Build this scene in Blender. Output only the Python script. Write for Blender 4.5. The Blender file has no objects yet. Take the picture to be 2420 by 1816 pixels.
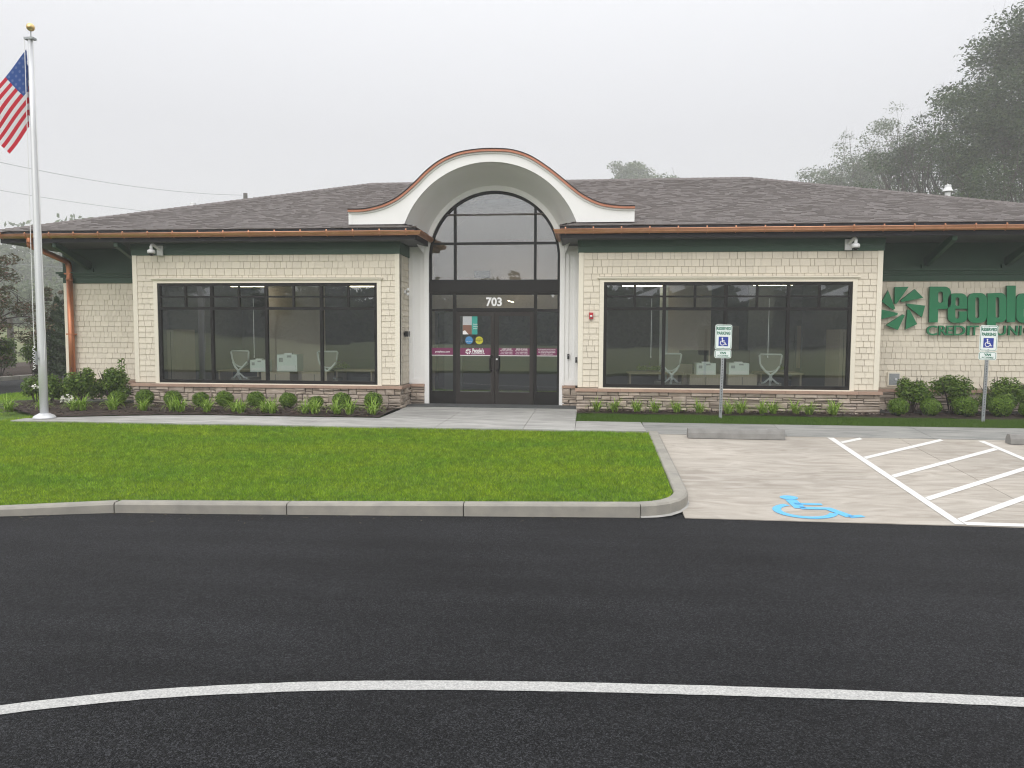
import bpy, bmesh, math, random
import numpy as np
from mathutils import Matrix, Vector
random.seed(7); rng = np.random.default_rng(7)
R = math.radians
SC = bpy.context.scene
COL = SC.collection

# ------------------------------------------------------------------ camera
CAMZ = 2.0
FPX, YAW, PITCH, ROLL = 1751.9, 0.09862527, 0.06660083, 0.00442502
_cy, _sy, _cp, _sp = math.cos(YAW), math.sin(YAW), math.cos(PITCH), math.sin(PITCH)
FW = np.array([-_sy*_cp, _cy*_cp, -_sp]); _r = np.array([_cy, _sy, 0.0]); _u = np.cross(_r, FW)
RT = math.cos(ROLL)*_r + math.sin(ROLL)*_u; UP = -math.sin(ROLL)*_r + math.cos(ROLL)*_u
cd = bpy.data.cameras.new('camera'); cam = bpy.data.objects.new('camera', cd); COL.objects.link(cam)
cam.matrix_world = Matrix(((RT[0], UP[0], -FW[0], 0), (RT[1], UP[1], -FW[1], 0), (RT[2], UP[2], -FW[2], CAMZ), (0, 0, 0, 1)))
cd.sensor_width = 36.0; cd.lens = FPX/2420*36.0; cd.clip_start = 0.05; cd.clip_end = 3000
SC.camera = cam

# ------------------------------------------------------------------ sky, sun, exposure
SUN_EL, SUN_ROT = R(32), R(190)
w = bpy.data.worlds.new('World'); SC.world = w; w.use_nodes = True
nt = w.node_tree; nt.nodes.clear()
def N(t, typ, **kw):
    n = t.nodes.new(typ)
    for k, v in kw.items(): setattr(n, k, v)
    return n
sky = N(nt, 'ShaderNodeTexSky', sky_type='NISHITA', sun_disc=False, sun_elevation=SUN_EL, sun_rotation=SUN_ROT, air_density=1.0, dust_density=6.0)
geo = N(nt, 'ShaderNodeTexCoord'); sep = N(nt, 'ShaderNodeSeparateXYZ'); nt.links.new(geo.outputs['Generated'], sep.inputs[0])
rmp = N(nt, 'ShaderNodeValToRGB')            # overcast: a little darker towards the horizon, brightest at the zenith
e = rmp.color_ramp.elements
e[0].position = 0.0; e[0].color = (.555, .562, .590, 1)
e[1].position = 1.0; e[1].color = (1.66, 1.66, 1.70, 1)
a_ = e.new(.25); a_.color = (.612, .616, .646, 1)
a_ = e.new(.50); a_.color = (.86, .87, .90, 1)
nt.links.new(sep.outputs[2], rmp.inputs[0])
sc1 = N(nt, 'ShaderNodeVectorMath', operation='SCALE'); sc1.inputs['Scale'].default_value = 10.0
nt.links.new(rmp.outputs[0], sc1.inputs[0])
mx = N(nt, 'ShaderNodeMixRGB'); mx.inputs[0].default_value = 0.97
nt.links.new(sky.outputs[0], mx.inputs[1]); nt.links.new(sc1.outputs[0], mx.inputs[2])
bg = N(nt, 'ShaderNodeBackground'); bg.inputs[1].default_value = 0.1
wo = N(nt, 'ShaderNodeOutputWorld')
nt.links.new(mx.outputs[0], bg.inputs[0]); nt.links.new(bg.outputs[0], wo.inputs[0])
sl = bpy.data.lights.new('sun', 'SUN'); sl.energy = 1.5; sl.angle = R(60); sl.color = (1, .97, .93)
sun = bpy.data.objects.new('sun', sl); COL.objects.link(sun)
sd = Vector((math.sin(SUN_ROT)*math.cos(SUN_EL), math.cos(SUN_ROT)*math.cos(SUN_EL), math.sin(SUN_EL)))
sun.rotation_euler = sd.to_track_quat('Z', 'Y').to_euler(); sun.location = (0, 0, 30)
vs = SC.view_settings; vs.view_transform = 'Standard'; vs.look = 'None'; vs.exposure = 0.38; vs.gamma = 1; vs.use_curve_mapping = False
SC.render.engine = 'CYCLES'; SC.cycles.use_denoising = True; SC.cycles.filter_width = 1.15; SC.cycles.volume_bounces = 1
SC.cycles.max_bounces = 8; SC.cycles.transparent_max_bounces = 16; SC.cycles.use_adaptive_sampling = False

# ------------------------------------------------------------------ helpers
def ray(x, y): return FW + RT*(x-1210)/FPX - UP*(y-908)/FPX
def at(x, y, Y):                       # where a line of sight meets the plane at depth Y
    d = ray(x, y); return np.array([0, 0, CAMZ]) + d*(Y/d[1])
def atz(x, y, Z):
    d = ray(x, y); return np.array([0, 0, CAMZ]) + d*((Z-CAMZ)/d[2])

def tag(o, label=None, cat=None, group=None, kind=None):
    if label: o['label'] = label
    if cat: o['category'] = cat
    if group: o['group'] = group
    if kind: o['kind'] = kind
    return o
def par(o, p):
    o.parent = p
    if p is not None: o.matrix_parent_inverse = Matrix.Translation(-Vector(wloc(p)))
    return o
def wloc(p):
    return Vector(p.get('_w', (0, 0, 0)))
def empty(name, loc=(0, 0, 0), **kw):
    o = bpy.data.objects.new(name, None); COL.objects.link(o); o.location = loc; o.empty_display_size = .1
    WL[o.name] = Vector(loc); return tag(o, **kw)
WL = {}
def wloc(p): return WL.get(p.name, Vector((0, 0, 0)))
class MB:
    def __init__(s): s.v = []; s.f = []
    def quadbox(s, c):                  # 8 corners: bottom ring 0-3, top ring 4-7
        n = len(s.v); s.v += [tuple(map(float, p)) for p in c]
        s.f += [tuple(n+i for i in q) for q in ((3,2,1,0),(4,5,6,7),(0,1,5,4),(1,2,6,5),(2,3,7,6),(3,0,4,7))]
    def box(s, x0, x1, y0, y1, z0, z1):
        s.quadbox([(x0,y0,z0),(x1,y0,z0),(x1,y1,z0),(x0,y1,z0),(x0,y0,z1),(x1,y0,z1),(x1,y1,z1),(x0,y1,z1)])
    def poly(s, pts):
        n = len(s.v); s.v += [tuple(map(float, p)) for p in pts]; s.f.append(tuple(range(n, n+len(pts))))
    def prism(s, pts, vec):
        n = len(s.v); m = len(pts)
        s.v += [tuple(map(float, p)) for p in pts] + [(p[0]+vec[0], p[1]+vec[1], p[2]+vec[2]) for p in pts]
        s.f.append(tuple(range(n, n+m))); s.f.append(tuple(range(n+2*m-1, n+m-1, -1)))
        for i in range(m):
            j = (i+1) % m; s.f.append((n+i, n+m+i, n+m+j, n+j))
    def tube(s, path, rad, k=8, cap=True):
        P = [Vector(p) for p in path]; n0 = len(s.v); m = len(P)
        for i, p in enumerate(P):
            t = (P[min(i+1, m-1)]-P[max(i-1, 0)]).normalized()
            a = Vector((0, 0, 1)) if abs(t.z) < .9 else Vector((1, 0, 0))
            u = t.cross(a).normalized(); v = t.cross(u)
            r = rad[i] if isinstance(rad, (list, tuple)) else rad
            for j in range(k):
                an = 2*math.pi*j/k; s.v.append(tuple(p + u*(r*math.cos(an)) + v*(r*math.sin(an))))
        for i in range(m-1):
            for j in range(k):
                a = n0+i*k+j; b = n0+i*k+(j+1) % k; s.f.append((a, b, b+k, a+k))
        if cap: s.f.append(tuple(n0+j for j in range(k-1, -1, -1))); s.f.append(tuple(n0+(m-1)*k+j for j in range(k)))
    def lathe(s, prof, c=(0, 0), k=16):   # prof: (r, z)
        n0 = len(s.v); m = len(prof)
        for r, z in prof:
            for j in range(k): a = 2*math.pi*j/k; s.v.append((c[0]+r*math.cos(a), c[1]+r*math.sin(a), z))
        for i in range(m-1):
            for j in range(k):
                a = n0+i*k+j; b = n0+i*k+(j+1) % k; s.f.append((a, b, b+k, a+k))
        s.f.append(tuple(n0+j for j in range(k-1, -1, -1))); s.f.append(tuple(n0+(m-1)*k+j for j in range(k)))
    def loft(s, A, B):
        n = len(s.v); m = len(A); s.v += [tuple(map(float, p)) for p in A]+[tuple(map(float, p)) for p in B]
        for i in range(m-1): s.f.append((n+i, n+i+1, n+m+i+1, n+m+i))
    def mesh(s, name):
        me = bpy.data.meshes.new(name); me.from_pydata(s.v, [], s.f); return me
    def build(s, name, mat, parent=None, smooth=False, fix=True, **kw):
        me = s.mesh(name)
        if fix:
            bm = bmesh.new(); bm.from_mesh(me); bmesh.ops.recalc_face_normals(bm, faces=bm.faces); bm.to_mesh(me); bm.free()
        return link(name, me, mat, parent, smooth, **kw)
def link(name, me, mat, parent=None, smooth=False, loc=None, **kw):
    o = bpy.data.objects.new(name, me); COL.objects.link(o)
    if mat and not me.materials: me.materials.append(mat)
    if smooth: me.shade_smooth()
    if parent is not None: par(o, parent)
    if loc is not None: o.location = loc
    return tag(o, **kw)
def bx(name, mat, parent, *b, **kw):
    m = MB(); m.box(*b); return m.build(name, mat, parent, fix=False, **kw)
def npmesh(name, V, F, mat, parent=None, **kw):      # F: (n,k) int array, k = 3 or 4
    me = bpy.data.meshes.new(name); k = F.shape[1]
    me.vertices.add(len(V)); me.vertices.foreach_set('co', V.astype(np.float32).ravel())
    me.loops.add(F.size); me.loops.foreach_set('vertex_index', F.astype(np.int32).ravel())
    me.polygons.add(len(F)); me.polygons.foreach_set('loop_start', np.arange(0, F.size, k, dtype=np.int32))
    me.update(calc_edges=True); return link(name, me, mat, parent, **kw)
def copy_tree(o, parent=None):
    c = o.copy(); COL.objects.link(c)
    if parent is not None: c.parent = parent
    for ch in list(o.children): copy_tree(ch, c)
    return c

# ------------------------------------------------------------------ materials
def mat(name, col, rough=.6, metal=0, col2=None, nscale=8, stretch=(1, 1, 1), rand=0.0, bump=0, bscale=60, spec=.5, detail=4, contrast=1.0, transl=0, coat=0):
    m = bpy.data.materials.new(name); m.use_nodes = True; t = m.node_tree; b = t.nodes['Principled BSDF']
    b.inputs['Roughness'].default_value = rough; b.inputs['Metallic'].default_value = metal
    b.inputs['Specular IOR Level'].default_value = spec; b.inputs['Coat Weight'].default_value = coat
    tc = N(t, 'ShaderNodeTexCoord'); mp = N(t, 'ShaderNodeMapping'); mp.inputs['Scale'].default_value = stretch
    t.links.new(tc.outputs['Object'], mp.inputs[0])
    rgb = N(t, 'ShaderNodeRGB'); rgb.outputs[0].default_value = (*col, 1); out = rgb.outputs[0]
    if col2 is not None:
        n = N(t, 'ShaderNodeTexNoise'); n.inputs['Scale'].default_value = nscale; n.inputs['Detail'].default_value = detail
        t.links.new(mp.outputs[0], n.inputs[0])
        r = N(t, 'ShaderNodeMapRange'); r.inputs[1].default_value = .5-.22/contrast; r.inputs[2].default_value = .5+.22/contrast
        t.links.new(n.outputs[0], r.inputs[0])
        mixn = N(t, 'ShaderNodeMixRGB'); mixn.inputs[1].default_value = (*col, 1); mixn.inputs[2].default_value = (*col2, 1)
        t.links.new(r.outputs[0], mixn.inputs[0]); out = mixn.outputs[0]
    if rand:
        g = N(t, 'ShaderNodeNewGeometry'); oi = N(t, 'ShaderNodeObjectInfo')
        ad = N(t, 'ShaderNodeMath', operation='ADD'); t.links.new(g.outputs['Random Per Island'], ad.inputs[0]); t.links.new(oi.outputs['Random'], ad.inputs[1])
        fr = N(t, 'ShaderNodeMath', operation='FRACT'); t.links.new(ad.outputs[0], fr.inputs[0])
        mr = N(t, 'ShaderNodeMapRange'); mr.inputs[3].default_value = 1-rand; mr.inputs[4].default_value = 1+rand
        t.links.new(fr.outputs[0], mr.inputs[0])
        sv = N(t, 'ShaderNodeVectorMath', operation='SCALE'); t.links.new(out, sv.inputs[0]); t.links.new(mr.outputs[0], sv.inputs['Scale']); out = sv.outputs[0]
    t.links.new(out, b.inputs['Base Color'])
    if bump:
        n2 = N(t, 'ShaderNodeTexNoise'); n2.inputs['Scale'].default_value = bscale; n2.inputs['Detail'].default_value = 5
        t.links.new(mp.outputs[0], n2.inputs[0])
        bp = N(t, 'ShaderNodeBump'); bp.inputs['Strength'].default_value = bump; bp.inputs['Distance'].default_value = .01
        t.links.new(n2.outputs[0], bp.inputs['Height']); t.links.new(bp.outputs[0], b.inputs['Normal'])
    if transl:
        tr = N(t, 'ShaderNodeBsdfTranslucent'); t.links.new(out, tr.inputs[0]); ms = N(t, 'ShaderNodeMixShader'); ms.inputs[0].default_value = transl
        t.links.new(b.outputs[0], ms.inputs[1]); t.links.new(tr.outputs[0], ms.inputs[2])
        t.links.new(ms.outputs[0], t.nodes['Material Output'].inputs[0])
    return m
def leafmat(name, c1, c2, c3, rough=.5, spec=.3, transl=.25):
    m = mat(name, c1, rough=rough, spec=spec); t = m.node_tree; b = t.nodes['Principled BSDF']
    g = N(t, 'ShaderNodeNewGeometry'); r = N(t, 'ShaderNodeValToRGB'); t.links.new(g.outputs['Random Per Island'], r.inputs[0])
    e = r.color_ramp.elements; e[0].color = (*c1, 1); e[1].color = (*c3, 1); e[1].position = 1; x = e.new(.55); x.color = (*c2, 1)
    t.links.new(r.outputs[0], b.inputs['Base Color'])
    tr = N(t, 'ShaderNodeBsdfTranslucent'); t.links.new(r.outputs[0], tr.inputs[0]); ms = N(t, 'ShaderNodeMixShader'); ms.inputs[0].default_value = transl
    t.links.new(b.outputs[0], ms.inputs[1]); t.links.new(tr.outputs[0], ms.inputs[2]); t.links.new(ms.outputs[0], t.nodes['Material Output'].inputs[0])
    return m
M = {}
M['shake'] = mat('cream_shake', (.71, .652, .540), .75, col2=(.665, .608, .50), nscale=14, stretch=(6, 6, .7), rand=.05, bump=.15, bscale=40)
M['core'] = mat('wall_backing', (.42, .385, .315), .9)
M['cream'] = mat('cream_trim', (.78, .73, .61), .6, col2=(.75, .70, .585), nscale=3)
M['green'] = mat('dark_green_paint', (.018, .062, .033), .5, col2=(.016, .056, .030), nscale=4)
M['white'] = mat('white_trim_paint', (.86, .86, .85), .45, col2=(.82, .82, .81), nscale=2)
M['fascia'] = mat('charcoal_metal', (.013, .0135, .018), .5, spec=.3)
M['frame'] = mat('bronze_black_aluminium', (.009, .0085, .008), .5, spec=.3)
M['doorm'] = mat('dark_bronze_aluminium', (.022, .018, .016), .5, spec=.35)
M['copper'] = mat('copper', (.80, .42, .26), .33, .85, col2=(.66, .32, .19), nscale=5, stretch=(1, 3, 3))
M['copper2'] = mat('copper_edge', (.46, .20, .125), .5, .55, col2=(.38, .165, .105), nscale=6)
M['stone'] = mat('ledge_stone', (.335, .270, .215), .85, col2=(.46, .395, .335), nscale=7, rand=.24, bump=.7, bscale=30, contrast=.9)
M['joint'] = mat('stone_joint', (.075, .066, .058), .95)
M['cap'] = mat('sandstone_cap', (.42, .285, .215), .8, col2=(.36, .245, .19), nscale=6, rand=.08, bump=.3, bscale=50)
M['shingle'] = mat('asphalt_shingle', (.176, .158, .150), .9, col2=(.148, .132, .126), nscale=60, rand=.08, bump=.5, bscale=300)
M['shingle_b'] = mat('asphalt_shingle_base', (.05, .046, .047), .95)
M['mulch'] = mat('bark_mulch', (.030, .020, .015), .95, col2=(.060, .040, .030), nscale=45, bump=1.0, bscale=70, contrast=1.3)
M['soil'] = mat('lawn_soil', (.06, .115, .008), .95, col2=(.08, .15, .010), nscale=20, bump=.6, bscale=60)
M['kerb'] = mat('cast_concrete', (.345, .325, .28), .85, col2=(.25, .24, .215), nscale=5, rand=.06, bump=.35, bscale=140)
M['leader'] = mat('copper_pipe', (.56, .22, .11), .42, .6, col2=(.48, .19, .10), nscale=4)
M['alu'] = mat('brushed_aluminium', (.72, .73, .75), .42, .4, col2=(.67, .68, .70), nscale=6, stretch=(1, 1, .1))
M['gold'] = mat('gold_ball', (.75, .55, .25), .3, .9)
M['galv'] = mat('galvanised_steel', (.36, .38, .39), .5, .5, col2=(.28, .30, .31), nscale=30)
M['signwhite'] = mat('sign_white', (.74, .80, .78), .5)
M['signgreen'] = mat('sign_green', (.02, .16, .10), .5)
M['signblue'] = mat('sign_blue', (.010, .035, .28), .45)
M['logogreen'] = mat('logo_green', (.012, .185, .075), .42)
M['logoside'] = mat('logo_green_side', (.006, .085, .035), .5)
M['plastic'] = mat('white_plastic', (.74, .75, .75), .4)
M['black'] = mat('black_plastic', (.012, .012, .013), .35)
M['red'] = mat('red_plastic', (.45, .02, .03), .4)
M['paint'] = mat('white_road_paint', (.66, .66, .63), .75, col2=(.22, .22, .22), nscale=85, contrast=.66, bump=.4, bscale=200)
M['baypaint'] = mat('white_bay_paint', (.80, .80, .78), .75, col2=(.62, .61, .58), nscale=22, contrast=.8)
M['bluepaint'] = mat('blue_road_paint', (.10, .43, .78), .65, col2=(.15, .47, .76), nscale=30)
M['purple'] = mat('purple_vinyl', (.17, .022, .085), .5)
M['vwhite'] = mat('white_vinyl', (.80, .80, .80), .5)
M['trunk'] = mat('bark', (.085, .070, .058), .9, col2=(.055, .046, .04), nscale=12, bump=.6, bscale=25)
M['wood'] = mat('light_wood_laminate', (.42, .36, .27), .5, col2=(.34, .29, .215), nscale=5, stretch=(14, 14, .6))
M['mint'] = mat('pale_equipment', (.66, .72, .70), .45)
M['chairw'] = mat('chair_frame', (.62, .65, .64), .4)
M['chairm'] = mat('chair_mesh', (.24, .235, .20), .8)
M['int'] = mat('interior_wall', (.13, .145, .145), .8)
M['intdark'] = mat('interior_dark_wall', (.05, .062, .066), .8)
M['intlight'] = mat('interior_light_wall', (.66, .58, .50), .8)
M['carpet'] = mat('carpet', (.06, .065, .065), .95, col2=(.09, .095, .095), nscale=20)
M['ceil'] = mat('ceiling_tile', (.36, .36, .35), .9)
M['grassblade'] = leafmat('lawn_blade', (.080, .170, .008), (.190, .330, .012), (.38, .52, .04), transl=.25)
t = M['grassblade'].node_tree; b = t.nodes['Principled BSDF']; rr0 = [n for n in t.nodes if n.type == 'VALTORGB'][0]
tc = N(t, 'ShaderNodeTexCoord'); mp = N(t, 'ShaderNodeMapping'); mp.inputs['Rotation'].default_value = (0, 0, R(35)); mp.inputs['Scale'].default_value = (.7, 1.6, 1); t.links.new(tc.outputs['Object'], mp.inputs[0])
n1 = N(t, 'ShaderNodeTexNoise'); n1.inputs['Scale'].default_value = 1.1; n1.inputs['Detail'].default_value = 5; t.links.new(mp.outputs[0], n1.inputs[0])
n2 = N(t, 'ShaderNodeTexNoise'); n2.inputs['Scale'].default_value = 9; n2.inputs['Detail'].default_value = 3; t.links.new(tc.outputs['Object'], n2.inputs[0])
mr = N(t, 'ShaderNodeMapRange'); mr.inputs[1].default_value = .32; mr.inputs[2].default_value = .68; t.links.new(n1.outputs[0], mr.inputs[0])
m3 = N(t, 'ShaderNodeMixRGB', blend_type='MULTIPLY'); m3.inputs[0].default_value = 1
cr = N(t, 'ShaderNodeMixRGB'); cr.inputs[1].default_value = (.84, .96, .95, 1); cr.inputs[2].default_value = (1.26, 1.12, .9, 1); t.links.new(mr.outputs[0], cr.inputs[0])
m4 = N(t, 'ShaderNodeMapRange'); m4.inputs[1].default_value = .3; m4.inputs[2].default_value = .7; m4.inputs[3].default_value = .72; m4.inputs[4].default_value = 1.25; t.links.new(n2.outputs[0], m4.inputs[0])
sv = N(t, 'ShaderNodeVectorMath', operation='SCALE'); t.links.new(cr.outputs[0], sv.inputs[0]); t.links.new(m4.outputs[0], sv.inputs['Scale'])
t.links.new(rr0.outputs[0], m3.inputs[1]); t.links.new(sv.outputs[0], m3.inputs[2]); t.links.new(m3.outputs[0], b.inputs['Base Color'])
t.links.new(m3.outputs[0], [n for n in t.nodes if n.type == 'BSDF_TRANSLUCENT'][0].inputs[0])
M['grassdark'] = leafmat('strip_blade', (.050, .110, .010), (.078, .155, .014), (.12, .20, .026), transl=.25)
M['lily'] = leafmat('daylily_leaf', (.17, .29, .035), (.28, .43, .06), (.44, .58, .15), transl=.3)
M['box'] = leafmat('boxwood_leaf', (.06, .125, .012), (.115, .205, .020), (.20, .31, .04), transl=.2)
M['shrub'] = leafmat('shrub_leaf', (.06, .12, .020), (.115, .195, .030), (.21, .30, .055), transl=.25)
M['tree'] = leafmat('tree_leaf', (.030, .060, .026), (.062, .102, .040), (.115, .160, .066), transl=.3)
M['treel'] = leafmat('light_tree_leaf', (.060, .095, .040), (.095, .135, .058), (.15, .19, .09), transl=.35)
M['redleaf'] = leafmat('crabapple_leaf', (.095, .075, .045), (.085, .115, .050), (.22, .115, .085), transl=.3)
M['flower'] = mat('white_blossom', (.75, .74, .66), .7)
M['conif'] = leafmat('arborvitae_leaf', (.024, .045, .02), (.038, .062, .028), (.06, .085, .04), transl=.15)
def emis(name, col, s):
    m = bpy.data.materials.new(name); m.use_nodes = True; b = m.node_tree.nodes['Principled BSDF']
    b.inputs['Base Color'].default_value = (*col, 1); b.inputs['Emission Color'].default_value = (*col, 1); b.inputs['Emission Strength'].default_value = s; return m
M['lamp'] = emis('lamp_tube', (1, .84, .58), 9)
def glass(name, refl, tint):
    m = bpy.data.materials.new(name); m.use_nodes = True; t = m.node_tree; t.nodes.clear()
    tr = N(t, 'ShaderNodeBsdfTransparent'); tr.inputs[0].default_value = (*tint, 1)
    gl = N(t, 'ShaderNodeBsdfGlossy'); gl.inputs['Roughness'].default_value = .0; gl.inputs[0].default_value = (.92, .96, 1, 1)
    lw = N(t, 'ShaderNodeLayerWeight'); lw.inputs[0].default_value = .35
    mr = N(t, 'ShaderNodeMapRange'); mr.inputs[3].default_value = refl; mr.inputs[4].default_value = 1.0
    pw = N(t, 'ShaderNodeMath', operation='POWER'); pw.inputs[1].default_value = 2.2
    t.links.new(lw.outputs['Facing'], pw.inputs[0]); t.links.new(pw.outputs[0], mr.inputs[0])
    tc = N(t, 'ShaderNodeTexCoord'); nz = N(t, 'ShaderNodeTexNoise'); nz.inputs['Scale'].default_value = .9; nz.inputs['Detail'].default_value = 1
    t.links.new(tc.outputs['Object'], nz.inputs[0]); bp = N(t, 'ShaderNodeBump'); bp.inputs['Strength'].default_value = .02; bp.inputs['Distance'].default_value = .03
    t.links.new(nz.outputs[0], bp.inputs['Height']); t.links.new(bp.outputs[0], gl.inputs['Normal'])
    mi = N(t, 'ShaderNodeMixShader'); t.links.new(mr.outputs[0], mi.inputs[0]); t.links.new(tr.outputs[0], mi.inputs[1]); t.links.new(gl.outputs[0], mi.inputs[2])
    o = N(t, 'ShaderNodeOutputMaterial'); t.links.new(mi.outputs[0], o.inputs[0]); return m
M['glass'] = glass('window_glass', .185, (.84, .89, .87))
M['glass3'] = glass('arched_glass', .15, (.90, .86, .80))
M['glass2'] = glass('entrance_glass', .24, (.78, .80, .78))
def asphalt():
    m = bpy.data.materials.new('new_asphalt'); m.use_nodes = True; t = m.node_tree; b = t.nodes['Principled BSDF']
    tc = N(t, 'ShaderNodeTexCoord')
    v = N(t, 'ShaderNodeTexVoronoi'); v.inputs['Scale'].default_value = 125; t.links.new(tc.outputs['Object'], v.inputs[0])
    n1 = N(t, 'ShaderNodeTexNoise'); n1.inputs['Scale'].default_value = 170; n1.inputs['Detail'].default_value = 2; t.links.new(tc.outputs['Object'], n1.inputs[0])
    n2 = N(t, 'ShaderNodeTexNoise'); n2.inputs['Scale'].default_value = .55; n2.inputs['Detail'].default_value = 5; t.links.new(tc.outputs['Object'], n2.inputs[0])
    mp = N(t, 'ShaderNodeMapping'); mp.inputs['Scale'].default_value = (.25, 2.2, 1); t.links.new(tc.outputs['Object'], mp.inputs[0])
    n3 = N(t, 'ShaderNodeTexNoise'); n3.inputs['Scale'].default_value = 1.3; n3.inputs['Detail'].default_value = 4; t.links.new(mp.outputs[0], n3.inputs[0])
    r = N(t, 'ShaderNodeValToRGB'); e = r.color_ramp.elements; e[0].color = (.0070, .0072, .0080, 1); e[1].color = (.027, .0280, .0305, 1); e[0].position = .36; e[1].position = .68
    t.links.new(n1.outputs[0], r.inputs[0])
    vs_ = N(t, 'ShaderNodeSeparateXYZ'); t.links.new(v.outputs['Color'], vs_.inputs[0])
    pwv = N(t, 'ShaderNodeMath', operation='POWER'); pwv.inputs[1].default_value = 2.6; t.links.new(vs_.outputs[0], pwv.inputs[0])
    cm = N(t, 'ShaderNodeMapRange'); cm.inputs[3].default_value = .42; cm.inputs[4].default_value = 2.8; t.links.new(pwv.outputs[0], cm.inputs[0])
    sc_ = N(t, 'ShaderNodeVectorMath', operation='SCALE'); t.links.new(r.outputs[0], sc_.inputs[0]); t.links.new(cm.outputs[0], sc_.inputs['Scale'])
    ad = N(t, 'ShaderNodeMath', operation='ADD'); t.links.new(n2.outputs[0], ad.inputs[0]); t.links.new(n3.outputs[0], ad.inputs[1])
    mr = N(t, 'ShaderNodeMapRange'); mr.inputs[1].default_value = .7; mr.inputs[2].default_value = 1.3; mr.inputs[3].default_value = .68; mr.inputs[4].default_value = 1.35
    t.links.new(ad.outputs[0], mr.inputs[0])
    sv = N(t, 'ShaderNodeVectorMath', operation='SCALE'); t.links.new(sc_.outputs[0], sv.inputs[0]); t.links.new(mr.outputs[0], sv.inputs['Scale'])
    t.links.new(sv.outputs[0], b.inputs['Base Color'])
    b.inputs['Roughness'].default_value = .66; b.inputs['Specular IOR Level'].default_value = .13
    mm = N(t, 'ShaderNodeMath', operation='MULTIPLY'); t.links.new(v.outputs['Distance'], mm.inputs[0]); t.links.new(n1.outputs[0], mm.inputs[1])
    bp = N(t, 'ShaderNodeBump'); bp.inputs['Strength'].default_value = .9; bp.inputs['Distance'].default_value = .012; bp.invert = True
    t.links.new(mm.outputs[0], bp.inputs['Height']); t.links.new(bp.outputs[0], b.inputs['Normal']); return m
M['asphalt'] = asphalt()
def concrete(name, c1, c2, c3, sc=(1.2, 9, 1), swirl=0.0, ang=0):
    m = bpy.data.materials.new(name); m.use_nodes = True; t = m.node_tree; b = t.nodes['Principled BSDF']; b.inputs['Roughness'].default_value = .8
    b.inputs['Specular IOR Level'].default_value = .3
    tc = N(t, 'ShaderNodeTexCoord'); mp = N(t, 'ShaderNodeMapping'); mp.inputs['Scale'].default_value = sc; mp.inputs['Rotation'].default_value = (0, 0, ang)
    t.links.new(tc.outputs['Object'], mp.inputs[0])
    n = N(t, 'ShaderNodeTexNoise'); n.inputs['Scale'].default_value = 1.5; n.inputs['Detail'].default_value = 7; n.inputs['Distortion'].default_value = swirl
    t.links.new(mp.outputs[0], n.inputs[0])
    n2 = N(t, 'ShaderNodeTexNoise'); n2.inputs['Scale'].default_value = .5; n2.inputs['Detail'].default_value = 6; t.links.new(tc.outputs['Object'], n2.inputs[0])
    n3 = N(t, 'ShaderNodeTexNoise'); n3.inputs['Scale'].default_value = 110; n3.inputs['Detail'].default_value = 3; t.links.new(tc.outputs['Object'], n3.inputs[0])
    r = N(t, 'ShaderNodeValToRGB'); e = r.color_ramp.elements; e[0].color = (*c1, 1); e[1].color = (*c3, 1); e[0].position = .32; e[1].position = .70; x = e.new(.5); x.color = (*c2, 1)
    t.links.new(n.outputs[0], r.inputs[0])
    a = N(t, 'ShaderNodeMath', operation='MULTIPLY'); a.inputs[1].default_value = .35; t.links.new(n3.outputs[0], a.inputs[0])
    ad = N(t, 'ShaderNodeMath', operation='ADD'); t.links.new(n2.outputs[0], ad.inputs[0]); t.links.new(a.outputs[0], ad.inputs[1])
    mr = N(t, 'ShaderNodeMapRange'); mr.inputs[1].default_value = .4; mr.inputs[2].default_value = .95; mr.inputs[3].default_value = .80; mr.inputs[4].default_value = 1.17
    t.links.new(ad.outputs[0], mr.inputs[0])
    oi = N(t, 'ShaderNodeObjectInfo'); m2 = N(t, 'ShaderNodeMapRange'); m2.inputs[3].default_value = .95; m2.inputs[4].default_value = 1.05; t.links.new(oi.outputs['Random'], m2.inputs[0])
    mu = N(t, 'ShaderNodeMath', operation='MULTIPLY'); t.links.new(mr.outputs[0], mu.inputs[0]); t.links.new(m2.outputs[0], mu.inputs[1])
    sv = N(t, 'ShaderNodeVectorMath', operation='SCALE'); t.links.new(r.outputs[0], sv.inputs[0]); t.links.new(mu.outputs[0], sv.inputs['Scale']); t.links.new(sv.outputs[0], b.inputs['Base Color'])
    bp = N(t, 'ShaderNodeBump'); bp.inputs['Strength'].default_value = .25; bp.inputs['Distance'].default_value = .004; t.links.new(n3.outputs[0], bp.inputs['Height']); t.links.new(bp.outputs[0], b.inputs['Normal'])
    return m
M['walk'] = concrete('walk_concrete', (.27, .265, .25), (.35, .345, .325), (.45, .44, .42), (1.0, 4, 1), 1.0, R(35))
M['walkr'] = concrete('grey_walk_concrete', (.20, .205, .195), (.265, .265, .25), (.33, .325, .305), (1.0, 5, 1), .8, R(-30))
M['lot'] = concrete('lot_concrete', (.325, .292, .25), (.395, .36, .312), (.47, .435, .385), (.8, 3.0, 1), 2.2)

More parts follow.
